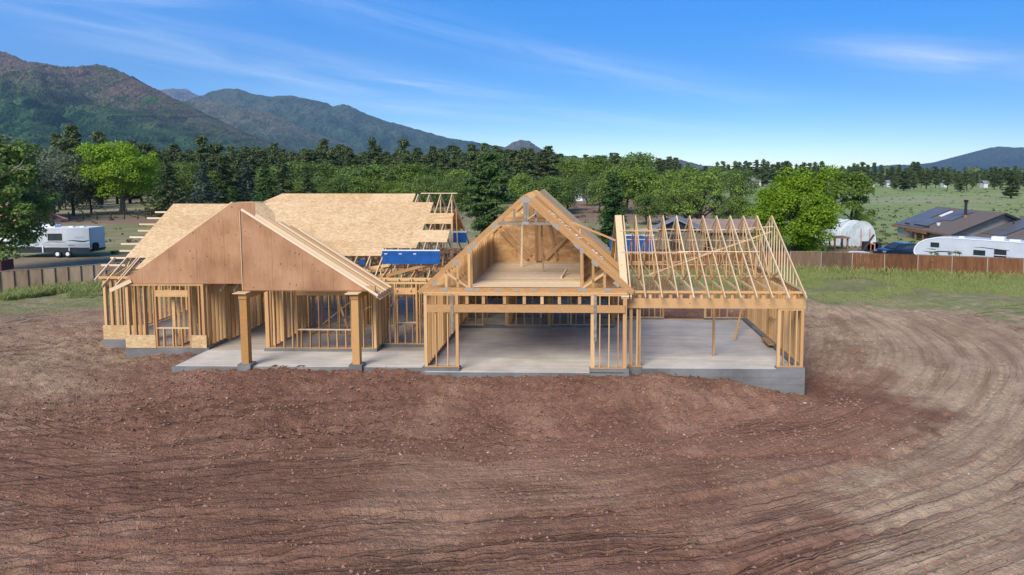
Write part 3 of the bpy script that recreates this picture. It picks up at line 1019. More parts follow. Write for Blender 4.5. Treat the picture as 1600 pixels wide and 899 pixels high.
# spruces left of the house
SL = ['tall blue green spruce right of the bright green tree', 'blue green spruce with pale layered boughs behind the left roof ridge', 'dark pointed spruce behind the peak of the brown gable',
      'mid green spruce just right of the brown gable peak', 'broad fresh green conifer left of where the upper roof ridge begins', 'small fresh green conifer low behind the left roof ridge',
      'dark narrow spruce above the left end of the upper roof ridge', 'dark spruce standing among light trees above the upper roof ridge']
for (px, Y, yt, k, lb) in [(262, 132, 243, 2, 0), (318, 118, 250, 0, 1), (350, 125, 240, 2, 2), (384, 128, 248, 0, 3), (415, 118, 251, 1, 4), (365, 100, 288, 1, 5), (442, 135, 243, 2, 6), (480, 122, 257, 2, 7)]:
    place('spruce_tree', SPR[k], px, 0, 0, (at(px, yt, Y).z + .8) / 12, sx=1.35, Y=Y, label=SL[lb], cat='tree')
# tall pines that stand out of the skyline
TP = [(118, 160, 196, 2, 'tall dark pine rising left above the bright green tree'), (95, 165, 207, 1, 'tall dark narrow pine left of the bright green tree, next to the taller one'),
      (158, 175, 205, 0, 'dark pine top showing above the left of the bright green tree'),
      (318, 205, 211, 0, 'dark pine rising above the spruces behind the left roof ridge'), (508, 215, 216, 1, 'tall full dark pine above the middle of the upper roof ridge'),
      (584, 240, 214, 3, 'thin spire-like pine left of the round-headed pine on the skyline'), (632, 215, 215, 0, 'round-headed pine with open branches, tallest above the roof ridge'),
      (758, 215, 223, 0, 'dark pine standing above the broad bushy pine'), (778, 222, 231, 1, 'smaller dark pine next to the one above the bushy pine'), (830, 230, 232, 2, 'lone pine with open crown in front of the butte')]
for px, Y, ytop, k, lb in TP:
    h_ = at(px, ytop, Y).z + .8
    place('pine_tree', PI[k], px, 0, 0, h_ / 18, Y=Y, sx=.95, label=lb, cat='tree')
# broadleaf belt between house and forest
belt = []
for px in range(485, 735, 26):
    belt.append((px + R.uniform(-6, 6), R.uniform(160, 172), R.uniform(.9, 1.15)))
for px in range(478, 735, 19):
    belt.append((px + R.uniform(-6, 6), R.uniform(135, 165), R.uniform(.62, .82)))
for px in range(815, 1010, 15):
    belt.append((px + R.uniform(-6, 6), R.uniform(215, 290), R.uniform(1.05, 1.6)))
for px in range(865, 1010, 24):
    belt.append((px + R.uniform(-6, 6), R.uniform(140, 175), R.uniform(.75, 1.0)))
for px in range(820, 880, 18):
    belt.append((px + R.uniform(-4, 4), R.uniform(120, 145), R.uniform(.65, .85)))
for px in range(985, 1165, 17):
    belt.append((px + R.uniform(-6, 6), R.uniform(170, 250), R.uniform(.7, 1.05)))
for px in range(215, 480, 30):
    belt.append((px + R.uniform(-6, 6), R.uniform(160, 190), R.uniform(.85, 1.15)))
for px in (1010, 1040, 1070, 1130, 1155):
    belt.append((px, R.uniform(100, 118), R.uniform(.45, .62)))
for px in (1340, 1352):
    belt.append((px, R.uniform(86, 96), R.uniform(.3, .42)))
ORD = ['leftmost'] + [w + ' from the left' for w in ('second third fourth fifth sixth seventh eighth ninth tenth eleventh twelfth thirteenth fourteenth fifteenth sixteenth seventeenth eighteenth '
                                                     'nineteenth twentieth twenty-first twenty-second twenty-third twenty-fourth twenty-fifth twenty-sixth').split()]
STR = [(-99, 130, 'left of the bright tree'), (130, 300, 'above the left roof'), (300, 480, 'above the brown gable'), (480, 600, 'above the upper ridge'), (600, 740, 'above the end trusses'), (740, 900, 'right of the bushy pine'),
       (900, 1000, 'above the right slope of the gable'), (1000, 1170, 'above the bay trusses'), (1170, 1400, 'right of the bright tree')]
cnt_ = {}
for px, Y, s_ in sorted(belt):
    k_ = R.choice([0, 1, 2, 3, 6])
    sn = [c for a, b_, c in STR if a <= px < b_][0]
    cnt_[sn] = cnt_.get(sn, -1) + 1
    place('broadleaf_tree', BL[k_], px, 0, 0, s_, sx=R.uniform(.9, 1.25), Y=Y,
          label=('yellow' if k_ in (1, 3) else 'mid') + '-green tree, ' + ORD[min(cnt_[sn], 25)] + ' ' + sn, cat='tree', group='leafy trees in the belt behind the house')
# pine forest behind (individual trees)
npine = 0
fl = 'dark green pine in the forest edge'
for row, (Y0, Y1, step, lo, hi, t0, t1) in enumerate([(175, 215, 12, -60, 840, 232, 250), (225, 270, 9, -60, 860, 223, 243), (300, 360, 10, 360, 1010, 238, 250)]):
    px = lo
    while px < hi:
        Y = R.uniform(Y0, Y1)
        h_ = at(px, R.uniform(t0, t1), Y).z + .8
        if px < 260:
            h_ *= 1.05
        place('pine_tree', R.choice(PI), px, 0, 0, h_ / 18, sx=R.uniform(.95, 1.45), Y=Y, label=fl + ', ' + [c for a, b_, c in STR if a <= px < b_][0], cat='tree', group='forest pines ' + [c for a, b_, c in STR if a <= px < b_][0])
        npine += 1
        px += step * R.uniform(.6, 1.4)
def FT(px):
    return 'over the bay trusses' if px < 1180 else 'behind the bright green tree' if px < 1330 else 'over the open field' if px < 1440 else 'over the solar panel roof' if px < 1540 else 'at the right edge'


for (lo, hi, step, Y0, Y1, t0, t1) in [(940, 1062, 9, 300, 380, 243, 252), (1062, 1125, 14, 380, 480, 252, 262), (1120, 1255, 8, 420, 500, 248, 257), (1250, 1440, 8.5, 410, 520, 252, 264), (1430, 1680, 9, 400, 520, 258, 270),
                                       (1260, 1660, 15, 330, 400, 266, 276)]:
    px = lo
    while px < hi:
        Y = R.uniform(Y0, Y1)
        h_ = at(px, R.uniform(t0, t1), Y).z + .8
        place('pine_tree', R.choice(PI), px, 0, 0, h_ / 18, sx=R.uniform(1.1, 1.5), Y=Y, label='dark pine in the far tree line, ' + FT(px), cat='tree', group='far pines ' + FT(px))
        npine += 1
        px += step * R.uniform(.6, 1.4)
print('pines', npine)
for px, yb, h_, lb in [(1412, 300, 9, 'dark rounded pine standing forward in the field, above the right house ridge'), (1500, 301, 7, 'small dark pine alone in the field'), (1580, 312, 8.5, 'dark bushy pine in the field near the right edge')]:
    Y = onz(px, yb, -1).y
    place('pine_tree', PI[1], px, 0, 0, h_ / 18, sx=1.9, Y=Y, label=lb, cat='tree')
# the woods that read as one mass, far behind
cen = []
for _ in range(1500):
    Y = R.uniform(520, 1100)
    px = R.uniform(-150, 1750)
    p = at(px, 270, Y)
    hh_ = R.uniform(6, 13)
    cen.append((p.x, Y, hh_ * .4, hh_))
cen = np.array(cen)
vs_ = leaves(cen[:, :3], cen[:, 3] * .55, 40000, 3.6, up=.5, shell=.2)
link('distant_forest', leaf_mesh('distant_forest', vs_, M['nd_pine']), None, kind='stuff', label='dark band of far woods at the foot of the mountains', cat='forest')

# brush and tufts over the open field
n = 2600
bx = []
while len(bx) < n:
    Y = 62 * (8.0 ** R.random())
    X = R.uniform(-.75, .72) * Y
    if X / Y > .3 or R.random() < .4:
        bx.append((X, Y, float(base_h(X, Y)) + .05, R.uniform(.12, .42) * (1 + Y / 300)))
bx = np.array(bx)
vs_ = leaves(bx[:, :3], bx[:, 3], 26000, .34, up=.5, shell=.4, squash=.6)
link('field_brush', leaf_mesh('field_brush', vs_, M['brush']), None, kind='stuff', label='low brush dotted over the green field beyond the fences', cat='brush')

# ------------------------------------------------------------------ the house under construction
HC = Vector((-6.5, 31.0, 0.0))
house = empty('house_frame', HC, label='timber frame of a new house on a concrete slab, roof half sheathed', cat='house')
_unit = {}


def unit(mat):
    if mat not in _unit:
        mb = MB().box(-.5, .5, -.5, .5, -.5, .5)
        _unit[mat] = mb.mesh('timber_' + mat, M[mat])
    return _unit[mat]


def stick(name, parent, p0, p1, w, d, mat='wood', up=(0, 0, 1), label=None):
    """one piece of timber between two world points (parent sits, unrotated, in the house frame)"""
    off = HC + (parent.location if parent is not house else Vector((0, 0, 0)))
    p0, p1 = Vector(p0) - off, Vector(p1) - off
    x = p1 - p0
    L = x.length
    x.normalize()
    y = Vector(up).cross(x)
    if y.length < 1e-3:
        y = Vector((1, 0, 0)).cross(x) if abs(x.x) < .9 else Vector((0, 1, 0)).cross(x)
    y.normalize()
    z = x.cross(y)
    o = bpy.data.objects.new(name, unit(mat))
    COL.objects.link(o)
    o.parent = parent
    mtx = Matrix((x, y, z)).transposed().to_4x4()
    o.matrix_local = Matrix.Translation((p0 + p1) / 2) @ mtx @ Matrix.Diagonal((L, w, d, 1))
    if label:
        o['label'] = label
    return o


class HB(MB):
    """collector for a part of the house, coordinates given in the world"""
    def part(s, name, mat, parent=None, **k):
        s.v = [tuple(Vector(v) - HC) for v in s.v]
        return s.build(name, mat, parent or house, **k)


ST = .038
# --- concrete
b = HB()
b.box(-16.3, -6.1, 26.78, 29.3, -.35, 0)                      # porch
b.part('porch_slab', M['slab'])
b = HB()
b.box(-6.05, 1.75, 26.2, 41.9, -.4, .004)
b.part('garage_slab', M['slab'])
b = HB()
b.box(1.754, 8.6, 26.85, 35.9, -.35, 0)
b.part('bay_slab', M['slab'])
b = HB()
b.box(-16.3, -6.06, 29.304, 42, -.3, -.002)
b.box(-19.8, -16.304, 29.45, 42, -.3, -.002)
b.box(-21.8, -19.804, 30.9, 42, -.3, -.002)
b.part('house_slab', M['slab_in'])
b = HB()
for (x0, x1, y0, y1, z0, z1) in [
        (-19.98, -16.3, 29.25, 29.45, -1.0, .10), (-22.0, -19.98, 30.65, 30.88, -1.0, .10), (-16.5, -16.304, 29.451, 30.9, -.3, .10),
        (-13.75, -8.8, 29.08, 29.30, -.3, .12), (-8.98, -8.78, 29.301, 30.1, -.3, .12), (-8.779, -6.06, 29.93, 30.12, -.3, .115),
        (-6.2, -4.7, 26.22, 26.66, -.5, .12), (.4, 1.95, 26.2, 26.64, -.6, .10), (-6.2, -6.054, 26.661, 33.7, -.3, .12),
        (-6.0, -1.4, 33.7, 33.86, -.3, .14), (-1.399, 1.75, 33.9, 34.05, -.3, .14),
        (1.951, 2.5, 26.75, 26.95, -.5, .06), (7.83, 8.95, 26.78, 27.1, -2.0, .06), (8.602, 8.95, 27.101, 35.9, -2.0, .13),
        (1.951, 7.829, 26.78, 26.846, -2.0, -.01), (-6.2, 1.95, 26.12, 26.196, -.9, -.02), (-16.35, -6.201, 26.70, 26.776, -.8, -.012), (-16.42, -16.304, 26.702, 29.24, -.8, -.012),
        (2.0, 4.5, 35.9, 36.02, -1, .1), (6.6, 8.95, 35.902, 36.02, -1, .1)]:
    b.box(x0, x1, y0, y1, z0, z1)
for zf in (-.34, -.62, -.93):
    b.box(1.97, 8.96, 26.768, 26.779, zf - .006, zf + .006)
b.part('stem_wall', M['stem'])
for X in (-13.4, -8.92):
    b = HB()
    b.box(X - .26, X + .26, 26.55, 27.07, -.3, .13)
    f = b.part('pier', M['stem'])
    b = HB()
    b.box(X - .145, X + .145, 26.67, 26.96, .13, 2.74)
    b.part('porch_post', M['post'])
    b = HB()
    b.box(X - .16, X + .16, 26.64, 29.2, 2.76, 2.98)
    b.part('porch_beam', M['post'])
    b = HB()
    b.box(X - .34, X + .2, 26.52, 26.98, 2.982, 3.015)
    b.part('beam_cap', M['wood_lj'])


def wall(p0, p1, zb, zt, opens=(), sp=.406, mat='wood', corner=(2, 2), jm='wood_j', stuff=False, header=True, th=.14, jitter=0.01, skip=()):
    """a framed wall: plates joined as the part, each stud a sub-part. opens: (s0, s1, sill, head)"""
    p0, p1 = Vector((*p0, 0)), Vector((*p1, 0))
    L = (p1 - p0).length
    d = (p1 - p0) / L
    nrm = Vector((-d.y, d.x, 0))
    b = HB()

    def along(s0, s1, z0, z1, t_=th):
        a, c = p0 + d * s0, p0 + d * s1
        q = [a - nrm * t_ / 2, c - nrm * t_ / 2, c + nrm * t_ / 2, a + nrm * t_ / 2]
        b.add([(v.x, v.y, z0) for v in q] + [(v.x, v.y, z1) for v in q],
              [(3, 2, 1, 0), (4, 5, 6, 7), (0, 1, 5, 4), (1, 2, 6, 5), (2, 3, 7, 6), (3, 0, 4, 7)])
    segs, s = [], 0.0
    for (a, c, sill, head) in sorted(opens):
        if sill <= zb + .05:
            segs.append((s, a))
            s = c
    segs.append((s, L))
    along(0, L, zt - ST, zt)
    along(0.01, L - .01, zt - 2 * ST - .002, zt - ST - .002, th - .004)
    part = b.part('wall_frame', M[jm])
    up3 = Vector((0, 0, 1))
    for a, c in segs:
        stick('sole_plate', part, p0 + d * a + up3 * (zb + ST / 2), p0 + d * c + up3 * (zb + ST / 2), th, ST, mat)
    for (a, c, sill, head) in opens:
        if sill > zb + .05:
            stick('window_sill', part, p0 + d * a + up3 * (sill - ST / 2), p0 + d * c + up3 * (sill - ST / 2), th, ST, 'wood_l')
    z0, z1 = zb + ST, zt - 2 * ST - .003
    made = HB()

    def st(s_, a, c, n=1, wd=None):
        q = p0 + d * s_
        if c - a < .08:
            return
        if stuff:
            wv = d * (n * ST / 2)
            tv = nrm * (th / 2 - .003)
            made.add([tuple(q + x + Vector((0, 0, z))) for z in (a, c) for x in (-wv - tv, wv - tv, wv + tv, -wv + tv)],
                     [(3, 2, 1, 0), (4, 5, 6, 7), (0, 1, 5, 4), (1, 2, 6, 5), (2, 3, 7, 6), (3, 0, 4, 7)])
            return
        jx = d * R.uniform(-jitter, jitter)
        stick('stud', part, q + Vector((0, 0, a)), q + jx + Vector((0, 0, c)), n * ST, th - .006, mat, up=nrm)
    k = 0
    s_ = ST * corner[0] / 2 + .005
    if corner[0]:
        st(s_, z0, z1, corner[0])
    if corner[1]:
        st(L - ST * corner[1] / 2 - .005, z0, z1, corner[1])
    s_ = sp
    while s_ < L - .12:
        op = [o for o in opens if o[0] - .06 < s_ < o[1] + .06]
        if not op:
            st(s_, z0, z1)
        else:
            a, c, sill, head = op[0]
            if a + .05 < s_ < c - .05:
                if sill > zb + .05:
                    st(s_, z0, sill - ST - .002)
                st(s_, head + .29 if header else head, z1)
        s_ += sp
    for (a, c, sill, head) in opens:
        st(a - ST, z0, z1, 2)
        st(c + ST, z0, z1, 2)
        if header:
            stick('header', part, p0 + d * (a + .004) + Vector((0, 0, head + .14)), p0 + d * (c - .004) + Vector((0, 0, head + .14)), th - .004, .28, 'wood', up=(0, 0, 1))
    if stuff:
        made.part('stud', M['wood_j'], kind='stuff') if made.v else None
    return part


PL = 2.92
w_lf = wall((-19.9, 29.32), (-16.42, 29.32), .10, PL, [(1.35, 2.78, .98, 2.36)], corner=(3, 3))
wall((-16.42, 29.40), (-16.42, 31.0), .10, PL, corner=(2, 3), sp=.3)
wall((-21.9, 30.75), (-19.98, 30.75), .10, PL, corner=(3, 2))
wall((-19.92, 29.42), (-19.92, 30.68), .10, PL, corner=(1, 2))
wall((-21.92, 30.85), (-21.92, 38.5), .10, PL)
wall((-16.34, 31.05), (-13.72, 31.05), 0, PL, [(.16, 2.46, 0, 2.28)], corner=(2, 2))
wall((-16.3, 31.15), (-16.3, 35.6), 0, PL, corner=(2, 1), sp=.36)
wall((-13.68, 29.2), (-8.82, 29.2), .12, PL, [(1.42, 3.74, .97, 2.46)], corner=(4, 3), sp=.39)
wall((-13.7, 29.3), (-13.7, 34), .0, PL, corner=(2, 1), sp=.38)
wall((-8.88, 29.3), (-8.88, 31.0), .12, PL, corner=(2, 3), sp=.24)
wall((-8.8, 30.02), (-6.14, 30.02), .12, PL, [(.62, 1.52, 1.12, 2.38)], corner=(2, 3), sp=.34)
# knee panels of sheathing on the left wing
for (x0, x1, y, z0, z1) in [(-19.96, -18.62, 29.225, .08, .66), (-17.02, -16.36, 29.225, .08, .66), (-21.96, -20.02, 30.655, .08, .76)]:
    HB().box(x0, x1, y, y + .018, z0, z1).part('sheathing_panel', M['osb'])
# garage box
GZ0, GZT = .12, 3.06
wall((-6.1, 26.46), (-4.74, 26.46), GZ0, GZT, corner=(3, 3), sp=.46)
wall((.44, 26.46), (1.86, 26.46), .10, GZT, corner=(4, 4), sp=.36)
wall((-6.08, 26.56), (-6.08, 33.7), GZ0, GZT, corner=(1, 2), sp=.40)
wall((-6.0, 33.8), (-1.4, 33.8), .14, GZT, [(1.2, 2.3, .14, 2.1)], corner=(2, 3))
wall((-1.38, 33.97), (1.74, 33.97), .14, GZT, [(1.0, 2.2, .9, 2.1)], corner=(2, 2))
b = HB().box(-5.98, 1.78, 26.33, 26.385, 2.33, 2.63).part('garage_header', M['beam'])
b = HB().box(-6.14, 1.9, 26.38, 26.54, 3.062, 3.10).part('top_plate', M['wood_j'])
for xs_ in (-4.98, .62):
    HB().box(xs_ - .055, xs_ + .055, 26.305, 26.325, 1.5 if xs_ < 0 else 1.2, 3.04).part('strap', M['strap'])
cr = house
for k in range(7):
    X = -4.45 + k * .74 + R.uniform(-.08, .08)
    if X < .35:
        stick('cripple_stud', w_lf if False else house, (X, 26.46, 2.64), (X, 26.46, 3.0), ST, .12, 'wood')
HB().box(-4.72, .42, 26.39, 26.53, 2.345, 2.615).part('garage_header', M['wood_j'])
HB().box(-4.735, .435, 26.392, 26.53, 2.985, 3.058).part('top_plate', M['wood_j'])
HB().box(1.80, 1.94, 26.56, 34, 2.75, 3.06).part('beam', M['beam'])
# bay
HB().box(1.90, 8.94, 26.86, 27.0, 2.42, 2.80).part('bay_beam', M['beam'])
HB().box(1.90, 8.94, 26.87, 27.02, 3.02, 3.10).part('top_plate', M['wood_j'])
x = 2.0
while x < 8.9:
    stick('cripple_stud', house, (x, 26.95, 2.80), (x, 26.95, 3.02), ST, .12, 'wood')
    x += .406
for x in (2.34, 2.39, 2.06):
    stick('stud', house, (x, 26.95, .06), (x, 26.95, 2.42), ST if x > 2.2 else .03, .12, 'wood')
HB().box(1.96, 2.48, 26.8, 26.95, .061, .1).part('sole_plate', M['wood_j'])
wall((7.86, 26.95), (8.9, 26.95), .06, 2.42, corner=(3, 3), sp=.25)
wall((8.88, 27.05), (8.88, 35.9), .13, 3.04, corner=(1, 2), sp=.406, mat='wood')
wall((1.9, 35.95), (4.5, 35.95), .1, 3.04, corner=(3, 3), sp=.3)
wall((6.6, 35.95), (8.9, 35.95), .1, 3.04, corner=(3, 3), sp=.406)
HB().box(4.5, 6.6, 35.88, 36.02, 2.7, 3.04).part('beam', M['beam'])
HB().box(4.5, 6.6, 35.88, 36.02, .0, .04).part('sole_plate', M['wood_j'])
stick('prop_post', house, (5.70, 28.7, 0), (5.70, 28.75, 2.95), .09, .09, 'wood_o')
stick('brace', house, (7.2, 31.4, 0), (7.95, 33.2, 1.2), .09, .04, 'wood')
stick('brace', house, (8.75, 30.5, 1.3), (8.78, 31.6, 1.1), .09, .04, 'wood')
stick('blocking', house, (8.5, 30.0, .18), (8.5, 31.2, .18), .25, .08, 'wood_o')
# rooms behind
wall((-20, 34.2), (-9.2, 34.2), 0, 2.85, [(1.2, 2.2, 0, 2.1), (5.2, 6.4, 0, 2.1)], stuff=True)
wall((-8.9, 34.6), (-6.2, 34.6), 0, 2.85, stuff=True)
wall((-18.0, 29.6), (-18.0, 34.1), 0, 2.85, stuff=True)
wall((-10.9, 34.3), (-10.9, 38.6), 0, 2.85, stuff=True)
wall((-21.8, 41.9), (1.7, 41.9), 0, 2.85, [(3, 5, .9, 2.1), (9, 11.5, .3, 2.1), (13.5, 16, .9, 2.1), (18, 20.3, .3, 2.1)], stuff=True)
wall((-14.8, 38.4), (-2.0, 38.4), 0, 2.85, [(3, 6, 0, 2.1), (8, 9.5, 0, 2.1), (10.5, 11.6, 0, 2.1)], stuff=True)
wall((-6.1, 34.1), (-6.1, 41.8), 0, 2.85, stuff=True)
wall((1.75, 34.2), (1.75, 41.8), 0, 2.85, stuff=True)
wall((-3.6, 34.1), (-3.6, 38.3), 0, 2.85, stuff=True)
for i in range(19):
    x = -21.8 + i * 1.24
    if not 8 <= i % 11 <= 9:
        HB().box(x, min(x + 1.23, 1.75), 42.0, 42.012, .0, 2.9 if i % 4 else 1.0).part('sheathing_panel', M['osb_d'])
b = HB()
for i in range(13):
    b.box(-6.0, 1.7, 34.3 + i * .61, 34.34 + i * .61, 2.90, 3.06)
b.part('ceiling_joist', M['wood_j'], kind='stuff')
wall((-5.9, 36.2), (1.6, 36.2), 0, 2.85, [(1.0, 2.2, 0, 2.1), (4.2, 5.6, 0, 2.1)], stuff=True)
wall((-13.5, 32.2), (-10.9, 32.2), 0, 2.85, stuff=True, sp=.5)
wall((-8.8, 36.8), (-6.2, 36.8), 0, 2.85, stuff=True)
bs = [((-12.9, 32.0, .05), (-10.6, 33.6, 2.0)), ((-10.9, 31.8, .05), (-12.4, 33.8, 2.3)), ((-10.2, 33.8, .05), (-8.9, 34.3, 2.0)), ((-12.6, 33.2, .1), (-9.6, 33.4, 1.5)),
      ((-5.2, 37.5, .1), (-3.2, 38.3, 2.6)), ((-4.8, 35.8, 2.8), (-2.2, 35.9, 1.6)), ((-1.0, 36.8, .1), (1.2, 37.2, 2.5)), ((-2.6, 37.3, .1), (-.6, 37.4, 2.4)), ((.8, 35.4, .1), (-.7, 35.5, 2.6)),
      ((-18.6, 31.8, .1), (-17, 32.4, 1.6)), ((-8.2, 32.4, .1), (-7.0, 33.0, 1.6)), ((-8.4, 33.0, 1.9), (-6.7, 33.2, .6)), ((-16.2, 36, .1), (-14.6, 37, 2.2)), ((-5.6, 34.5, .2), (-4.1, 34.6, 2.3))]
for p0, p1 in bs:
    stick('brace', house, p0, p1, .09, .04, 'wood_o')
stick('brace', house, (-1.9, 33.6, .6), (-1.88, 33.6, 3.0), .10, .04, 'wood_l', label='pale board standing up inside the garage')

# --- main roof: trusses along X under one slope, sheathed up to the right end
SL = .583


def plz(y):
    return 2.95 + SL * (y - 30.5)


def onplane(px, py, off=0.0):
    v = _ray(px, py)
    # CAMH + vz t = 2.95+off + SL*(vy t - 30.5)
    t = (2.95 + off - SL * 30.5 - CAMH) / (v.z - SL * v.y)
    return Vector((v.x * t, v.y * t, CAMH + v.z * t))


RY = onplane(640, 303).y
RZ = plz(RY)
LY = onplane(300, 319).y


def chords(y0, y1, yr, zr, sl, xw=.044, d=.13, name='truss', bottom=None, drop=0):
    b = MB()
    h = d / 2
    b.bar((0, y0, zr - sl * (yr - y0) - h), (0, yr, zr - h), xw, d, up=(0, 0, 1))
    if y1 > yr:
        b.bar((0.0005, y1, zr - sl * (y1 - yr) - h), (0.0005, yr, zr - h), xw, d, up=(0, 0, 1))
    if bottom:
        b.bar((0.001, bottom[0], bottom[2]), (0.001, bottom[1], bottom[2]), xw, .09, up=(0, 0, 1))
    return b


main_me = chords(29.9, 2 * RY - 30.2, RY, RZ - .012, SL, bottom=(30.1, 43, 2.98)).mesh('truss', M['wood_lj'])
mainL_me = chords(30.1, LY + 4, LY, plz(LY) - .012, SL, bottom=(30.8, 40, 2.96)).mesh('truss', M['wood_lj'])
X = -21.5
k = 0
while X < -6.55:
    left = X < -16.4
    tr = link('truss', mainL_me if left else main_me, house, (X - HC.x, -HC.y, 0))
    yr, zr = (LY, plz(LY)) if left else (RY, RZ)
    if X > -10.2 or X < -19.9:
        for (ya, za, yb, zb_) in [(yr, zr - .15, yr, 3.0), (31.6, 3.0, 32.6, plz(32.6) - .12), (32.6, plz(32.6) - .12, 34.0, 3.0), (34.0, 3.0, 34.9, plz(34.9) - .12), (yr - .55, 3.02, yr - .05, zr - .15),
                                  (yr + 1.6, 3.0, yr + 1.1, zr - SL * 1.1 - .12)]:
            stick('web', tr, (X + .002, ya, za), (X + .002, yb, zb_), .085, ST * .95, 'wood_l', up=(1, 0, 0))
    X += .6095
    k += 1
# sheets, row by row (rows measured on the roof), each sheet its own part
rows = [(303.2, 316.55, 441, 647), (316.65, 333.35, 412, 672), (333.45, 350.15, 395, 705), (350.25, 360.0, 380, 662), (360.1, 378.7, 360, 698), (378.8, 388.1, 350, 652), (388.2, 400.4, 350, 598)]


def sheet(xa0, xa1, xb0, xb1, ya, yb, th=.014, off=.004):
    """sheet between slope lines y=ya (upper) and yb (lower); corners may be skewed"""
    b = HB()
    nrm = Vector((0, -SL, 1)).normalized()
    q = [Vector((xa0, ya, plz(ya))), Vector((xb0, yb, plz(yb))), Vector((xb1, yb, plz(yb))), Vector((xa1, ya, plz(ya)))]
    q = [p + nrm * off for p in q]
    b.prism(q, nrm * th)
    return b.part('roof_sheet', M['osb'])


for i, (y0, y1, xl, xr) in enumerate(rows):
    ya, yb = onplane(600, y0).y, onplane(600, y1).y
    XR = onplane(xr, y1 if i in (1, 2, 4) else (y0 + y1) / 2).x
    XL0, XL1 = (onplane(xl, y0).x, onplane(410, y1).x) if i == 0 else (-18.0, -18.0)
    x = XL0
    first = True
    st_ = 1.22 if i % 2 else 2.44
    while x < XR - .05:
        nx_ = min(x + st_, XR)
        st_ = 2.44
        if XR - nx_ < .5:
            nx_ = XR
        xb = XL1 if (i == 0 and first) else x + .004
        sheet(x + (0 if first else .004), nx_, xb, nx_, ya, yb, off=.004 + .002 * R.random())
        x = nx_
        first = False
lrows = [319, 337.5, 358, 380, 403.5]
for i in range(4):
    ya, yb = onplane(300, lrows[i] + .05).y, onplane(300, lrows[i + 1] - .05).y
    x = -21.56
    st_ = 1.22 if i % 2 else 2.44
    while x < -17.0:
        nx_ = min(x + st_, -18.006)
        if nx_ <= x + .02:
            break
        st_ = 2.44
        sheet(x + .004, nx_, x + .004, nx_, ya, yb, off=.004 + .002 * R.random())
        x = nx_
ya, yb = onplane(300, 403.8).y, onplane(300, 421).y
sheet(onplane(228, 404).x, -18.2, onplane(211, 421).x, -18.2, ya, yb)
# lookouts sticking out past the left rake, barge boards
for i in range(9):
    y = onplane(300, 330).y + (onplane(300, 413).y - onplane(300, 330).y) * i / 8
    stick('lookout', house, (-22.2 - .12 * (i % 3), y, plz(y) - .06), (-21.3, y, plz(y) - .06), .038, .085, 'wood_l')
for (X, ya, za, yb, zb_) in [(-22.1, 30.5, 2.85, 31.9, 3.72), (-21.5, 30.5, 2.88, 32.3, 3.95), (-21.0, 30.5, 2.88, 32.0, 3.75)]:
    stick('barge_rafter', house, (X, ya, za), (X, yb, zb_), .045, .14, 'wood_l')
for i in range(5):
    y = 31.0 + i * .12
    stick('web', house, (-21.8 + .35 * i, 30.8, 3.0), (-21.5 + .42 * i, 31.6, 3.45), .04, .09, 'wood')
stick('fascia', house, (-22.0, 30.6, 2.99), (-19.9, 30.6, 2.99), .04, .12, 'wood')
# ridge board over the open trusses
pr = [onplane(661, 303).x, onplane(713, 303).x]
stick('ridge_board', house, (pr[0] - .1, RY - .02, RZ + .03), (pr[1] + .04, RY - .02, RZ + .03), .09, .04, 'wood_l')
# sheathing inside the right end of the roof (rear slope seen through the trusses)
HB().prism([(-6.9, RY + 1.3, RZ - 1.0), (-6.9, RY + 3.6, RZ - 2.2), (-9.0, RY + 3.6, RZ - 2.2), (-9.0, RY + 1.3, RZ - 1.0)], (0, .01, .02)).part('roof_sheet', M['osb_d'])
stick('brace', house, (-8.0, 34.7, 5.25), (-6.45, 34.7, 5.45), .04, .22, 'wood', label='short board nailed across the end trusses')
# loose timbers over the entry between the two gables
for p0, p1 in [((-10.1, 30.5, 2.75), (-6.3, 31.0, 3.75)), ((-9.6, 31.0, 2.95), (-6.6, 31.6, 3.55)), ((-10.3, 30.3, 3.0), (-6.2, 30.3, 3.0)), ((-9.9, 31.6, 3.3), (-7.3, 31.2, 3.75)), ((-10.2, 32.0, 3.15), (-6.3, 32.2, 3.2)),
               ((-8.9, 30.2, 2.95), (-8.7, 31.6, 3.6)), ((-7.6, 30.2, 2.9), (-7.4, 31.7, 3.65))]:
    stick('loose_rafter', house, p0, p1, .045, .14, 'wood')

# --- left wing gable (brown plywood face, cut off flat at the top)
GY_ = 29.24
def ply_panels(poly, y, tile0, name='gable_panel', th=.018, w=1.22):
    """vertical plywood sheets clipped out of a convex face polygon in the plane Y=y"""
    xs_ = [p[0] for p in poly]
    x = tile0
    while x < max(xs_):
        lo, hi = max(x + .003, min(xs_)), min(x + w - .003, max(xs_))
        q = poly
        for side, lim in ((1, lo), (-1, hi)):
            out = []
            for i in range(len(q)):
                a, c = q[i], q[(i + 1) % len(q)]
                ia, ic = side * (a[0] - lim) >= 0, side * (c[0] - lim) >= 0
                if ia:
                    out.append(a)
                if ia != ic:
                    u = (lim - a[0]) / (c[0] - a[0])
                    out.append((lim, a[1] + (c[1] - a[1]) * u))
            q = out
            if len(q) < 3:
                break
        if len(q) >= 3 and hi - lo > .02:
            HB().prism([(a, y + R.uniform(0, .003), z) for a, z in q], (0, th, 0)).part(name, M['ply'])
        x += w


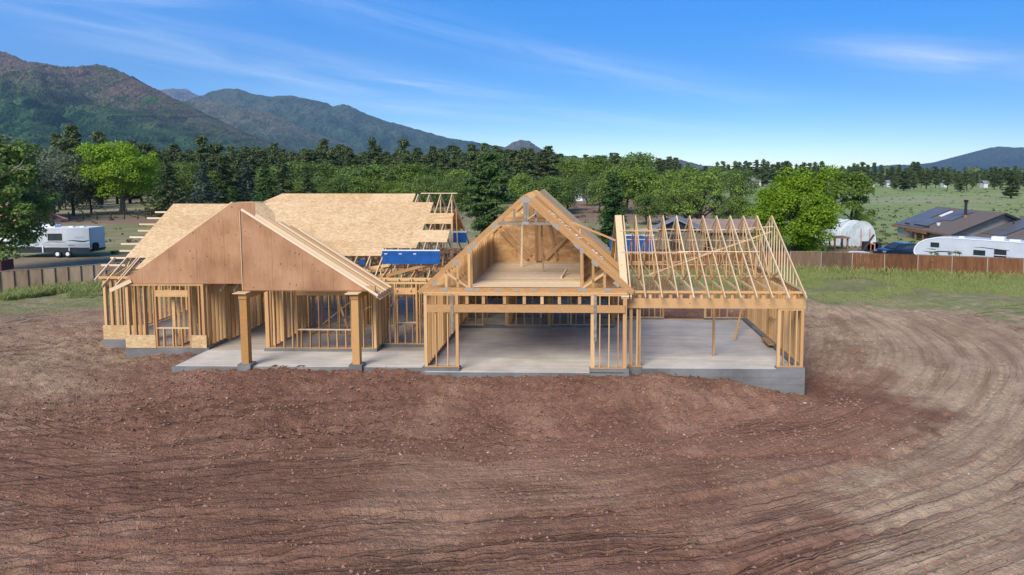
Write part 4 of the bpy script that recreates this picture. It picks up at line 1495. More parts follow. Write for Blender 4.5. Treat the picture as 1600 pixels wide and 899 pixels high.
A = [at(187, 443.5, GY_), at(383, 443.5, GY_), at(397, 317, GY_), at(362, 317, GY_)]
pl_ = [(A[0].x, A[0].z), (A[1].x + .4, A[1].z), (A[2].x + .02, A[1].z), (A[2].x, A[2].z), (A[3].x, A[3].z)]
pl_ = [(A[0].x, A[0].z), (A[2].x, A[1].z), (A[2].x, A[2].z), (A[3].x, A[3].z)]
ply_panels(pl_, GY_, A[0].x - .2)
stick('rake_board', house, (A[0].x - .28, GY_ + .06, A[0].z - .24), (A[3].x, GY_ + .06, A[3].z + .02), .10, .05, 'wood_l')
stick('rake_board', house, (A[0].x - .42, GY_ - .05, A[0].z - .30), (A[0].x + .55, GY_ - .05, A[0].z + .14), .04, .16, 'wood_l')
# its short right slope in pale sheathing
q = [at(396, 317.5, GY_ + .05), at(396, 345, GY_ + .05)]
HB().prism([(A[2].x + .01, GY_ + .02, A[2].z), (A[2].x + .22, GY_ + .4, A[2].z - .02), (A[2].x + .72, GY_ + .4, A[2].z - .50), (A[2].x + .7, GY_ + .3, A[2].z - 1.1), (A[2].x + .01, GY_ + .02, A[2].z - 1.1)],
           (.004, .014, .004)).part('roof_sheet', M['osb'])
# top of it
HB().box(A[3].x, A[2].x, GY_ + .02, GY_ + 1.2, A[2].z - .03, A[2].z - .005).part('roof_sheet', M['osb'])
# left slope, seen only from elsewhere
d_ = Vector((A[3].x - A[0].x, 0, A[3].z - A[0].z))
HB().prism([(A[0].x, GY_ + .12, A[0].z + .01), (A[3].x, GY_ + .12, A[3].z + .01), (A[3].x, 30.2, A[3].z + .01), (A[0].x, 30.2, A[0].z + .01)], (-.006, 0, .012)).part('roof_sheet', M['osb'])

# --- porch half gable in front (brown face, rafters running down to the right)
FY = 27.0
B0, B1, B2 = at(380.5, 331, FY), at(380.5, 453.5, FY), at(578, 453.5, FY)
B3 = at(586, 461, FY)
ply_panels([(B1.x, B1.z), (B2.x, B2.z), (B0.x, B0.z)], FY - .03, B1.x)
HB().box(B1.x - .028, B1.x - .004, FY - .05, FY + .04, B1.z - .02, B0.z + .03).part('corner_board', M['wood_lj'])
HB().box(B1.x, B2.x + .2, FY + .0, FY + .12, B1.z - .03, B1.z + .16).part('porch_header', M['beam'])
sl_d = (B3 - B0).normalized()
up_n = Vector((-sl_d.z, 0, sl_d.x))
if up_n.z < 0:
    up_n = -up_n
for i in range(6):
    y = FY - .045 + (i > 0) * .06 + i * .36
    top = B0 + sl_d * (.35 * i if i else -.1) + up_n * .05
    bot = B3 + sl_d * .12 + up_n * .05
    stick('rafter', house, (top.x, y, top.z), (bot.x, y, bot.z), .13 if i else .05, .13 if i else .09, 'wood_l' if i in (0, 1, 3, 5) else 'wood', up=up_n)
    if i < 5:
        for j in range(0):
            p = B0 + sl_d * (1.4 + 2.1 * j + (i % 2) * .06) + up_n * .05
            stick('blocking', house, (p.x, y + .03, p.z), (p.x, y + .33, p.z), .04, .13, 'wood_l' if j % 2 else 'wood', up=up_n)
for j in range(9):
    p = B0 + sl_d * (.9 + .62 * j) - up_n * .06
    HB().prism([(p.x, FY + .02, p.z), (p.x + sl_d.x * .6, FY + .02, p.z + sl_d.z * .6), (p.x + sl_d.x * .6, FY + 1.82, p.z + sl_d.z * .6), (p.x, FY + 1.82, p.z)], up_n * .015).part('soffit_board', M['wood_j'])
stick('fascia', house, (B3.x + .08, FY, B3.z - .05), (B3.x + .08, FY + 1.9, B3.z - .05), .05, .15, 'wood_l')

# --- garage attic trusses
GX0 = -2.11
APZ, GSL = 6.97, .902
FZ = 3.30
HW = 4.2


def gch(x):
    return APZ - GSL * abs(x - GX0)


def attic_mesh(d=.17, w=ST):
    b = MB()
    for s in (-1, 1):
        e = HW if s < 0 else HW - .0
        b.bar((s * e, 0, APZ - GSL * e - d * .55), (-s * .04, 0.0005 * s, APZ - d * .55), w, d, up=(0, 1, 0))
    b.bar((-3.98, .001, 3.19), (3.98, .001, 3.19), w, .18, up=(0, 1, 0))
    return b


am = MB()
a_d = .17


def vbar(b, p0, p1, w, d):
    """bar in an XZ plane; w along Y, d in the plane"""
    p0, p1 = Vector(p0), Vector(p1)
    x = (p1 - p0).normalized()
    n = Vector((-x.z, 0, x.x)) * d / 2
    y = Vector((0, w / 2, 0))
    vs_ = [p + a * n + c * y for p in (p0, p1) for a, c in ((-1, -1), (1, -1), (1, 1), (-1, 1))]
    b.add(vs_, [(3, 2, 1, 0), (4, 5, 6, 7), (0, 1, 5, 4), (1, 2, 6, 5), (2, 3, 7, 6), (3, 0, 4, 7)])


for s in (-1, 1):
    vbar(am, (s * HW, 0, APZ - GSL * HW - .11), (-s * .05 * (s > 0), .0006 * s, APZ - .11), ST, .17)
vbar(am, (-3.98, .001, 3.19), (3.98, .001, 3.19), ST, .19)
attic_me = am.mesh('attic_truss', M['wood_j'])
webs = [(-2.2, 3.29, -2.2, gch(GX0 - 2.2) - .2), (2.2, 3.29, 2.2, gch(GX0 + 2.2) - .2), (-1.28, 5.80, 1.28, 5.80),
        (-2.25, 3.3, -3.15, gch(GX0 - 3.15) - .22), (2.25, 3.3, 3.15, gch(GX0 + 3.15) - .22), (-3.1, 3.29, -3.1, gch(GX0 - 3.1) - .22), (3.1, 3.29, 3.1, gch(GX0 + 3.1) - .22),
        (-2.65, 3.29, -2.65, gch(GX0 - 2.65) - .22), (2.65, 3.29, 2.65, gch(GX0 + 2.65) - .22), (0, 5.84, 0, APZ - .2)]
for i in range(13):
    y = 26.47 + i * .6095
    tr = link('attic_truss', attic_me, house, (GX0 - HC.x, y - HC.y, 0))
    ws = list(webs)
    if i == 0:
        ws += [(.10, 5.84, .10, APZ - .3), (-.42, 5.84, -.42, gch(GX0 - .42) - .2), (-.85, 5.84, -.85, gch(GX0 - .85) - .2), (.42, 5.84, .42, gch(GX0 + .42) - .2), (.85, 5.84, .85, gch(GX0 + .85) - .2)]
    for (xa, za, xb, zb_) in ws:
        o = stick('web', tr, (GX0 + xa, y, za), (GX0 + xb, y, zb_), .09 if xa != 0 else .14, ST * .9, 'strap' if (i == 0 and za > 5) else 'wood', up=(0, 1, 0))
    if i == 0:
        for (gx, gz, gw, gh_, ang) in [(-3.55, 3.45, .3, .12, .73), (3.55, 3.45, .3, .12, -.73), (-2.7, 4.27, .34, .13, .73), (2.7, 4.27, .34, .13, -.73), (-2.0, 4.95, .3, .13, .73), (2.0, 4.95, .3, .13, -.73), (-1.2, 5.70, .34, .14, .73),
                                       (1.2, 5.70, .34, .14, -.73), (0, 6.72, .42, .22, 0), (-3.2, 3.22, .3, .13, 0), (-2.2, 3.22, .36, .15, 0), (-1.9, 3.2, .2, .1, 0), (-1.1, 3.2, .26, .1, 0), (-.35, 3.2, .26, .1, 0), (.35, 3.2, .26, .1, 0), (1.1, 3.2, .24, .1, 0),
                                       (2.2, 3.22, .36, .15, 0), (3.2, 3.22, .3, .13, 0), (-2.2, 3.20, .0, .0, 0), (0, 5.82, .3, .12, 0), (-2.2, 4.75, .16, .22, 0), (2.2, 4.75, .16, .22, 0)]:
            if gw == 0:
                continue
            o = stick('gusset_plate', tr, (GX0 + gx - gw / 2 * .8 * math.cos(ang), y - .024, gz - .8 * gw / 2 * math.sin(ang)), (GX0 + gx + gw / 2 * math.cos(ang), y - .024, gz + gw / 2 * math.sin(ang)), gh_, .006, 'steel', up=(0, 1, 0))
# attic floor boards
nb = 25
for i in range(nb):
    y = 26.6 + i * (7.3 / nb)
    HB().box(GX0 - 2.15 + R.uniform(-.02, .02), GX0 + 2.15, y + .012, y + 7.3 / nb - .012, 3.285, 3.312 + R.uniform(0, .008)).part('floor_board', M['wood_lj'])
# back wall of the attic: plywood sheets, studs and diagonal braces in front of it
bz = 3.1
YB = 26.47 + 12 * .6095 + .05
pts = [(GX0 - 4.0, bz), (GX0 + 4.0, bz), (GX0, APZ - .1)]
x = GX0 - 4.0
while x < GX0 + 4.0:
    x1 = min(x + 1.0, GX0 + 4.0)
    f_ = lambda q: APZ - .12 - GSL * abs(q - GX0)
    poly = [(x + .006, bz), (x1 - .006, bz), (x1 - .006, max(bz + .01, f_(x1)))]
    if x < GX0 < x1:
        poly.append((GX0, APZ - .12))
    poly.append((x + .006, max(bz + .01, f_(x))))
    HB().prism([(a, YB, z) for a, z in poly], (0, .014, 0)).part('attic_wall_panel', M['osb_d'])
    x = x1
# vertical lining of the knee walls
for s in (-1, 1):
    for i in range(6):
        y = 27.1 + i * 1.15
        xx = GX0 + s * 2.27
        zt_ = gch(xx) - .24
        HB().box(xx - .006 + .012 * (s > 0), xx + .006 + .012 * (s > 0), y + .005, y + 1.145, 3.32, zt_).part('attic_wall_panel', M['osb_d'])
for (xa, za, xb, zb_) in [(-1.9, 5.0, -.45, 3.5), (-1.7, 5.2, -.3, 3.7), (1.9, 5.0, .45, 3.5), (2.1, 5.2, .7, 3.8), (0, 3.4, 0, 6.6), (.15, 3.4, .15, 6.6), (-.1, 5.2, .3, 3.5), (.55, 5.6, 1.0, 3.5)]:
    stick('brace', house, (GX0 + xa, YB - .1, za), (GX0 + xb, YB - .1, zb_), .14, .04, 'wood_o', up=(0, 1, 0))
stick('brace', house, (-2.75, 32.2, 3.3), (-2.72, 32.6, 5.9), .09, .04, 'wood_l', label='pale upright board inside the attic')
stick('brace', house, (-1.6, 30.6, 3.32), (-1.85, 31.2, 5.8), .05, .04, 'wood_o')
stick('brace', house, (.05, 31.0, 3.32), (.02, 31.0, 5.2), .07, .04, 'wood_l')
stick('loose_offcut', house, (-.75, 28.6, 3.36), (-.55, 30.0, 3.5), .05, .12, 'wood_l', label='pale offcut lying on the attic floor')
# right roof slope behind: pale sheets on the rear part, and strips on the slope
for i in range(-5, 5):
    for j in range(3):
        x0_, x1_ = GX0 + i * .92 + .003, GX0 + (i + 1) * .92 - .003
        z0_, z1_ = 6.78 - GSL * abs(x0_ - GX0), 6.78 - GSL * abs(x1_ - GX0)
        y0_ = 34.3 + 2.2 * j
        HB().prism([(x0_, y0_, z0_), (x1_, y0_, z1_), (x1_, y0_ + 2.19, z1_), (x0_, y0_ + 2.19, z0_)], (.01 if i >= 0 else -.01, 0, .012)).part('roof_sheet', M['osb'])
# purlin-like boards lying down the right slope (the reddish rafters seen edge on)
for i in range(8):
    y = 26.78 + i * .9
    xa, xb = GX0 + .2, GX0 + 4.25
    stick('rafter', house, (xa, y, gch(xa) - .04), (xb, y, gch(xb) - .04), .12, .04, 'wood_o' if i % 2 else 'wood', up=(0, 1, 0))
stick('brace', house, at(893, 347, 31.8), at(962, 376, 31.8), .04, .09, 'wood', label='long loose board from the gable slope to the first bay truss')
b = HB()
for i in range(26):
    u = R.uniform(.2, .75)
    xx = GX0 + 4.2 * u
    yy = 28.2 + R.uniform(-.5, .5)
    zz = gch(xx) + .02
    b.box(xx - .05, xx + .05, yy - .03, yy + .03, zz, zz + .02)
b.part('wood_scraps', M['white'], kind='stuff')
stick('rag', house, (GX0 + .1, 26.38, 5.98), (GX0 + .42, 26.38, 6.2), .12, .02, 'wood_l', label='pale scrap hanging in the gable peak')

# --- bay trusses
BYR, BZR, BSL = 31.45, 5.82, .563
bay_me = chords(26.38, 36.5, BYR, BZR, BSL, d=.115, bottom=(27.0, 36.0, 3.15)).mesh('truss', M['wood_lj'])
gird_me = chords(26.38, 36.5, BYR, BZR + .01, BSL, xw=.30, d=.12, bottom=(27.0, 36.0, 3.15)).mesh('girder_truss', M['wood_lj'])


def bayz(y):
    return BZR - BSL * abs(y - BYR) - .12


bx_ = [onz(0, 0, 0)] and [at(px, 337, BYR).x for px in (966, 974, 993, 1015, 1036, 1057, 1077.5, 1098.5, 1119.5, 1141, 1161.5, 1183, 1206)]
for i, X in enumerate(bx_):
    tr = link('girder_truss' if i == 0 else 'truss', gird_me if i == 0 else bay_me, house, (X - HC.x, -HC.y, 0))
    L = [(BYR, 3.2, BYR, bayz(BYR)), (29.2, 3.2, 29.2, bayz(29.2)), (29.2, 3.2, BYR - .05, 5.55), (BYR + .05, 5.5, 33.7, 3.2), (33.7, 3.2, 33.7, bayz(33.7)), (27.9, bayz(27.9), 29.2, 3.2), (35.0, bayz(35.0), 33.7, 3.2)]
    if i == len(bx_) - 1:
        L = [(27.3 + .41 * j, 3.2, 27.3 + .41 * j, bayz(27.3 + .41 * j)) for j in range(1, 21)]
    for (ya, za, yb, zb_) in L:
        o = stick('web', tr, (X + .002, ya, za), (X + .002, yb, zb_), .085, ST * .92, 'wood' if i < len(bx_) - 1 else 'wood_l', up=(1, 0, 0))
# strips tying the trusses together
x0, x1 = bx_[0], bx_[-1]
for (xa, ya, xb, yb) in [(x0, 28.9, 4.6, 28.9), (4.2, 28.95, 7.6, 28.95), (x0, 30.3, 3.5, 30.3)]:
    stick('tie_strip', house, (xa, ya, bayz(ya) + .15), (xb, yb, bayz(yb) + .15), .085, .03, 'wood_l')
for (xa, ya, za, xb, yb, zb_) in [(x0, 32.4, 5.1, 4.6, 32.4, 5.1), (4.4, 32.5, 5.05, 8.6, 32.5, 5.1), (x0, 33.6, 4.5, 8.6, 33.6, 4.45), (2.4, 32.4, 4.9, 8.5, 35.3, 3.6), (3.0, 29.3, 3.4, 8.7, 31.2, 5.1),
                                  (4.6, 33.7, 3.3, 8.5, 33.2, 4.6), (x0, 30.0, 3.24, 8.7, 30.0, 3.24), (x0, 33.7, 3.24, 8.7, 33.7, 3.24), (7.7, BYR + .3, 5.2, 8.8, BYR - .3, 5.35), (2.2, 35.2, 3.6, 8.7, 35.2, 3.6)]:
    stick('brace', house, (xa, ya, za), (xb, yb, zb_), .085, .035, 'wood_l')
HB().box(1.95, 8.9, 35.9, 36.05, 3.042, 3.10).part('top_plate', M['wood_j'])

# --- blue sheets lying on the trusses
def blue_panel(name, px0, px1, y0, y1, Y, label, tags=0, tilt=.0, white_top=True):
    a, c = at(px0, y0, Y), at(px1, y1, Y)
    root = empty(name, ((a.x + c.x) / 2, Y, c.z), label=label, cat='panel')
    w, h = (c.x - a.x) / 2, a.z - c.z
    b = MB().box(-w, w, 0, .045, 0, h - .05)
    b.box(-w, w, -.012, 0, h * .66, h * .68)
    b.box(-w - .001, w + .001, -.004, .05, -.012, 0)
    b.build('sheet', M['blue'], root)
    if white_top:
        MB().box(-w, w, -.004, .05, h - .05, h).build('edge', M['white'], root)
    for k in range(tags):
        x = -w + 2 * w * (.04 + .25 * k)
        MB().box(x, x + .13, -.02, -.013, h * .68, h * .74).build('paper_tag', M['white'], root)
    return root


blue_panel('blue_panel', 597, 687.5, 390.5, 412.5, 30.75, 'long bright blue sheet with white tags lying on the trusses left of the open gable', 3)
blue_panel('blue_panel', 561, 570, 404, 413, 31.0, 'small blue sliver of sheet at the lower edge of the roof sheathing', 0, white_top=False)
blue_panel('blue_panel', 975, 1022, 367, 393.5, 37.2, 'blue sheet with white top edge seen through the first bay trusses', 0)
blue_panel('blue_panel', 952.5, 960, 368, 392, 36.9, 'narrow upright blue piece left of the first bay truss', 0, white_top=False)
blue_panel('blue_panel', 705, 729, 362, 379, 38.5, 'dark blue sheet with white top seen through the end trusses of the main roof', 0)

# ------------------------------------------------------------------ fences
FZB = -.85


def fence(label, pts, mats, pw, top, posts_px, name='fence', z0=FZB):
    root = empty(name, (pts[0][0], pts[0][1], z0), label=label, cat='fence')
    o = Vector((pts[0][0], pts[0][1], z0))
    # each panel, post and rail is a part
    s, i, n = 0.0, 0, 0
    for (xa, ya), (xb, yb) in zip(pts[:-1], pts[1:]):
        L = math.hypot(xb - xa, yb - ya)
        k = max(1, round(L / pw))
        d = Vector((xb - xa, yb - ya, 0)) / L
        nr = Vector((-d.y, d.x, 0))
        ang = math.atan2(d.y, d.x)
        for j in range(k):
            a = Vector((xa, ya, 0)) + d * (L * j / k)
            w = L / k
            mt = mats(a.x)
            nb_ = max(1, round(w / .30))
            b = MB()
            for q in range(nb_):
                x0_, x1_ = .03 + (w - .06) * q / nb_, .03 + (w - .06) * (q + 1) / nb_ - .005
                h_ = top
                b.box(x0_, x1_, -.012 + .003 * (q % 2), .012 + .003 * (q % 2), .02, h_)
            p = b.build('fence_panel', M[mt], root, (a.x - o.x, a.y - o.y, gh(a.x, a.y) * 0))
            p.rotation_euler = (0, 0, ang)
            b = MB().box(-.03, .03, -.05, .03, -.3, top + .02)
            p = b.build('post', M[posts_px], root, (a.x - o.x, a.y - o.y, 0))
            p.rotation_euler = (0, 0, ang)
            b = MB().box(0, w, -.03, .03, top + .02, top + .05)
            p = b.build('cap_rail', M['bark' if mt == 'frust' else 'fwood'], root, (a.x - o.x, a.y - o.y, 0))
            p.rotation_euler = (0, 0, ang)
    return root


def topat(px, py, z):
    p = onz(px, py, z)
    return (p.x, p.y)


TZ = FZB + 1.86
l0, l1 = topat(-70, 429.5, TZ), topat(165, 412.5, TZ)
fence('weathered grey brown board fence at the left edge behind the grass strip', [l0, l1, (l1[0] + 4, l1[1] + 4.6), (l1[0] + 9, 61)], lambda x: 'fwood', .76, 1.83, 'bark')
r0, r1, r2, r3 = topat(1235, 393, TZ), topat(1332, 394.5, TZ), topat(1600, 404, TZ), topat(1700, 409, TZ)
fence('long rust brown panel fence with pale posts running behind the yard to the right edge', [(-27, 61), (-6, 60.5), (8, 60), r0, r1, r2, r3], lambda x: 'fmid' if r0[0] - .6 < x < r1[0] - .2 else 'frust', 2.44, 1.83, 'fgrey')

# wire fence with wooden posts far left, small pen boards
def wire_fence(label, p0, p1, n, h, zr=(.4, .8, 1.2)):
    root = empty('wire_fence', (p0[0], p0[1], gh(*p0)), label=label, cat='fence')
    for i in range(n + 1):
        u = i / n
        x, y = p0[0] + (p1[0] - p0[0]) * u, p0[1] + (p1[1] - p0[1]) * u
        MB().box(-.08, .08, -.08, .08, -.3, h).build('post', M['bark'], root, (x - p0[0], y - p0[1], 0))
    for z in zr:
        MB().bar((0, 0, z), (p1[0] - p0[0], p1[1] - p0[1], z), .03, .05).build('wire', M['bark'], root)
    return root


pa, pb_ = gp(60, 118), gp(255, 125)
wire_fence('low wire fence on dark posts crossing the pasture behind the travel trailer', pa[:2], pb_[:2], 9, 1.5)
pa, pb_ = gp(196, 134), gp(255, 134)
wire_fence('dark rail fence right of the bright green tree trunk', pa[:2], pb_[:2], 4, 1.3, (.5, 1.0, 1.25))

# ------------------------------------------------------------------ grass strips by the fences
def grass_mesh(pts, h, w):
    n = len(pts)
    a = NR.random(n) * 6.283
    dx, dy = np.cos(a) * w * .5, np.sin(a) * w * .5
    hh_ = h * (.5 + NR.random(n))
    lean = NR.normal(size=(n, 2)) * .25 * hh_[:, None]
    b0 = pts + np.stack([dx, dy, 0 * dx], 1)
    b1 = pts - np.stack([dx, dy, 0 * dx], 1)
    m_ = pts + np.stack([lean[:, 0] * .4 + dx * .6, lean[:, 1] * .4, hh_ * .6], 1)
    t_ = pts + np.stack([lean[:, 0], lean[:, 1], hh_], 1)
    return np.stack([b0, b1, m_, t_], 1).reshape(-1, 3)[:, :]


def strip(n, fx, hfun, w=.035):
    out = []
    while len(out) < n:
        p = fx()
        if p is not None:
            out.append(p)
    out = np.array(out)
    z = base_h(out[:, 0], out[:, 1]) + relief(out[:, 0], out[:, 1]) - .02
    P_ = np.stack([out[:, 0], out[:, 1], z], 1)
    return grass_mesh(P_, out[:, 2], w)


def lfx():
    u = R.uniform(0, 1)
    X = -44 + 26 * u
    fy = np.interp(X, [-44, l0[0], l1[0], l1[0] + 9], [l0[1] - 4, l0[1], l1[1], 61])
    v = R.random() ** .8
    Y = fy - .1 - v * np.interp(X, [-44, -34, -18], [5.2, 6.5, 7.5])
    dens = vn(np.array([X * .5]), np.array([Y * .5]), 5)[0]
    if dens < .25 + .5 * v:
        return None
    return (X, Y, np.interp(v, [0, .6, 1], [.55, .38, .12]))


def rfx():
    X = R.uniform(9, 44)
    fy = np.interp(X, [9, r0[0], r2[0], r3[0]], [60, r0[1], r2[1], r3[1]])
    v = R.random() ** .9
    Y = fy - .08 - v * np.interp(X, [9, 20, 44], [16.5, 13.5, 11])
    dens = vn(np.array([X * .4]), np.array([Y * .5]), 9)[0]
    if dens < .05 + .75 * v:
        return None
    return (X, Y, np.interp(v, [0, .1, .4, 1], [.68, .32, .16, .05]))


def bfx():
    X = R.uniform(-24, 10)
    Y = R.uniform(47, 60)
    return (X, Y, .25)


for nm, fx, n, lb in [('grass', lfx, 42000, 'tall green grass along the left fence'), ('grass', rfx, 80000, 'yellow green grass along the foot of the right fence'), ('grass', bfx, 9000, 'rough grass between the house and the rear fence')]:
    vs_ = strip(n, fx, None)
    link(nm, leaf_mesh(nm, vs_, M['grass']), None, kind='stuff', label=lb, cat='grass')

# clods, wood chips and small stones lying on the soil
def scatter(name, n, region, smin, smax, mat, label, cat, flatness=.7, elong=1.0):
    ico = np.array([(1, 0, 0), (-1, 0, 0), (0, 1, 0), (0, -1, 0), (0, 0, 1), (0, 0, -1)], float)
    fc = np.array([(0, 2, 4), (2, 1, 4), (1, 3, 4), (3, 0, 4), (2, 0, 5), (1, 2, 5), (3, 1, 5), (0, 3, 5)])
    P_ = np.array([region() for _ in range(n)])
    z = base_h(P_[:, 0], P_[:, 1]) + relief(P_[:, 0], P_[:, 1])
    s = smin + (smax - smin) * NR.random(n) ** 3
    a = NR.random(n) * 6.283
    v_ = ico[None] * (1 + .35 * NR.normal(size=(n, 6, 1))) * s[:, None, None] * np.array([elong, 1, flatness])
    c_, s_ = np.cos(a)[:, None], np.sin(a)[:, None]
    x_, y_ = v_[..., 0] * c_ - v_[..., 1] * s_, v_[..., 0] * s_ + v_[..., 1] * c_
    v_ = np.stack([x_ + P_[:, :1], y_ + P_[:, 1:2], v_[..., 2] + (z + s * flatness * .3)[:, None]], -1)
    f_ = fc[None] + 6 * np.arange(n)[:, None, None]
    me = np_mesh(name, v_.reshape(-1, 3), f_.reshape(-1, 3), [M[mat]])
    link(name, me, None, kind='stuff', label=label, cat=cat)


def yard():
    while True:
        Y = 13 + 20 * R.random() ** 1.2
        X = R.uniform(-.95, .70) * Y
        if not keep_slab(np.array([X]), np.array([Y]))[0] and not (Y > 26 and -22 < X < 9):
            return X, Y


def mound():
    while True:
        Y = R.uniform(20.5, 26.8)
        X = R.uniform(-20, 11)
        if R.random() < .3 + .7 * (vn(np.array([X]), np.array([Y]), 3)[0]):
            return X, Y


M['clod'] = flat('earth_clods', (.28, .15, .098), .95, var=.3, sc=1.2)
M['chip'] = flat('pale_chips', (.55, .48, .40), .8, var=.3, sc=1.2)
scatter('clods', 9000, mound, .012, .06, 'clod', 'loose reddish clods over the spoil slope before the house', 'clods')
scatter('clods', 6000, yard, .01, .06, 'clod', 'small earth crumbs spread over the tracked yard', 'clods')
scatter('wood_chips', 300, yard, .010, .034, 'chip', 'pale chips and stones dotted over the brown soil', 'chips', .4, 1.8)
scatter('wood_chips', 150, mound, .010, .04, 'chip', 'pale scraps dotted over the spoil slope', 'chips', .4, 2.2)
b = MB()
for (px, py, dx, dy) in [(8, 507, 1.6, .5), (22, 504, 1.2, -.4), (14, 512, .8, -1.0), (30, 508, 1.0, .6)]:
    p = onz(px, py, -.5)
    z = gh(p.x, p.y)
    b.tube([(p.x, p.y, z + .06), (p.x + dx * .5, p.y + dy * .5, z + .22), (p.x + dx, p.y + dy, z + .1)], [.04, .03, .012], 5)
b.build('dead_branches', M['bark_l'], None, label='pale dead branches on the soil at the left edge', cat='branch')


# ------------------------------------------------------------------ travel trailer (left)
def wheel(parent, x, y, z, r, w=.22, hub='silver'):
    b = MB().tube([(0, -w / 2, 0), (0, -w * .4, 0), (0, w * .4, 0), (0, w / 2, 0)], [r * .92, r, r, r * .92], 18)
    t_ = b.build('tyre', M['black'], parent, (x, y, z), smooth=False)
    MB().tube([(0, -w / 2 - .012, 0), (0, -w / 2 + .02, 0)], [r * .5, r * .56], 14).build('rim', M[hub], t_)
    return t_


def win(parent, x0, x1, z0, z1, y=0, frame=.06, mat='dark', split=False):
    f = MB()
    f.box(x0, x1, y - .03, y, z0, z0 + frame).box(x0, x1, y - .03, y, z1 - frame, z1)
    f.box(x0, x0 + frame, y - .03, y, z0 + frame, z1 - frame).box(x1 - frame, x1, y - .03, y, z0 + frame, z1 - frame)
    if split:
        f.box((x0 + x1) / 2 - .02, (x0 + x1) / 2 + .02, y - .025, y, z0 + frame, z1 - frame)
    o = f.build('window', M[mat], parent)
    MB().box(x0 + frame, x1 - frame, y - .012, y - .002, z0 + frame, z1 - frame).build('pane', M['glass'], o)
    return o


def swoosh(parent, pts, w, mat='dark', y=-.012, name='stripe'):
    b = MB()
    n = len(pts)
    for i in range(n - 1):
        (x0, z0), (x1, z1) = pts[i], pts[i + 1]
        w0, w1 = w * math.sin(math.pi * (i + .15) / n), w * math.sin(math.pi * (i + 1.15) / n)
        b.prism([(x0, y, z0 - w0 / 2), (x1, y, z1 - w1 / 2), (x1, y, z1 + w1 / 2), (x0, y, z0 + w0 / 2)], (0, .011, 0))
    return b.build(name, M[mat], parent)


pr_ = onz(162, 403, -.8)
tx, ty = pr_.x, pr_.y
TR = empty('travel_trailer', (tx - 9.5, ty - .45, gh(tx - 4, ty)), math.radians(3), label='white and grey travel trailer with dark wavy stripes behind the left fence', cat='trailer')
b = MB().prism([(0.2, 0, 1.0), (8.2, 0, .86), (8.2, 0, 2.95), (1.0, 0, 2.95), (.35, 0, 2.5), (0, 0, 1.7)], (0, 2.4, 0))
b.build('body', M['rvwhite'], TR)
MB().prism([(.3, -.006, .5), (8.15, -.006, .55), (8.15, -.006, 1.02), (.25, -.006, 1.15)], (0, 2.41, 0)).build('skirt', M['dark'], TR)
MB().box(.9, 8.22, -.03, 2.43, 2.951, 3.02).build('roof', M['white'], TR)
MB().box(3.2, 4.4, .6, 1.5, 3.02, 3.30).build('air_conditioner', M['white'], TR)
for x in (5.6, 6.7):
    MB().box(x, x + .4, .9, 1.3, 3.02, 3.12).build('roof_vent', M['white'], TR)
MB().box(8.19, 8.225, -.01, .05, .9, 2.95).build('corner_trim', M['dark'], TR)
MB().box(6.17, 6.19, -.005, 0, 1.0, 2.9).build('seam', M['rvgrey'], TR)
MB().box(3.5, 3.53, -.005, 0, 1.0, 2.9).build('seam', M['rvgrey'], TR)
win(TR, 4.1, 5.5, 1.75, 2.45, split=True)
win(TR, 2.05, 3.0, 1.55, 2.25)
swoosh(TR, [(5.9, 1.72), (6.5, 1.75), (7.1, 1.68), (7.7, 1.64), (8.15, 1.78)], .13)
swoosh(TR, [(3.7, 1.5), (4.3, 1.62), (5.0, 1.6), (5.9, 1.6)], .08)
swoosh(TR, [(1.2, .95), (1.7, 1.15), (2.1, 1.45), (2.5, 1.9)], .14)
swoosh(TR, [(1.5, .95), (2.2, 1.12), (2.9, 1.25), (3.4, 1.6)], .10, 'rvgrey')
swoosh(TR, [(3.4, 1.05), (4.6, 1.1), (6, 1.1), (7.2, 1.15), (8.1, 1.08)], .14, 'rvgrey')
MB().box(3.6, 8.1, -.007, 0, 1.18, 1.45).build('lower_band', M['rvgrey'], TR)
for k, (w_, g_) in enumerate([(.16, 0), (.13, .2), (.15, .38), (.14, .57), (.13, .75)]):
    MB().box(6.75 + g_, 6.75 + g_ + w_ * .8, -.012, -.002, 1.98, 2.15).build('faded_lettering', M['rvgrey'], TR)
MB().box(6.1, 6.7, -.012, -.002, 1.22, 1.28).build('faded_lettering', M['dark'], TR)
wheel(TR, 4.95, .1, .38, .37, hub='white')
wheel(TR, 5.95, .1, .38, .37, hub='white')
MB().box(3.55, 3.65, -.1, 0, .55, 1.2).build('stabiliser', M['white'], TR)
MB().box(6.15, 6.22, -.1, 0, .7, 1.0).build('stabiliser', M['white'], TR)
MB().tube([(8.24, .7, 1.1), (8.42, .7, 1.1)], .4, 14).build('spare_wheel', M['black'], TR)
MB().bar((-1.0, 1.2, .55), (.5, 1.2, .7), .15, .12).build('tow_bar', M['dark'], TR)

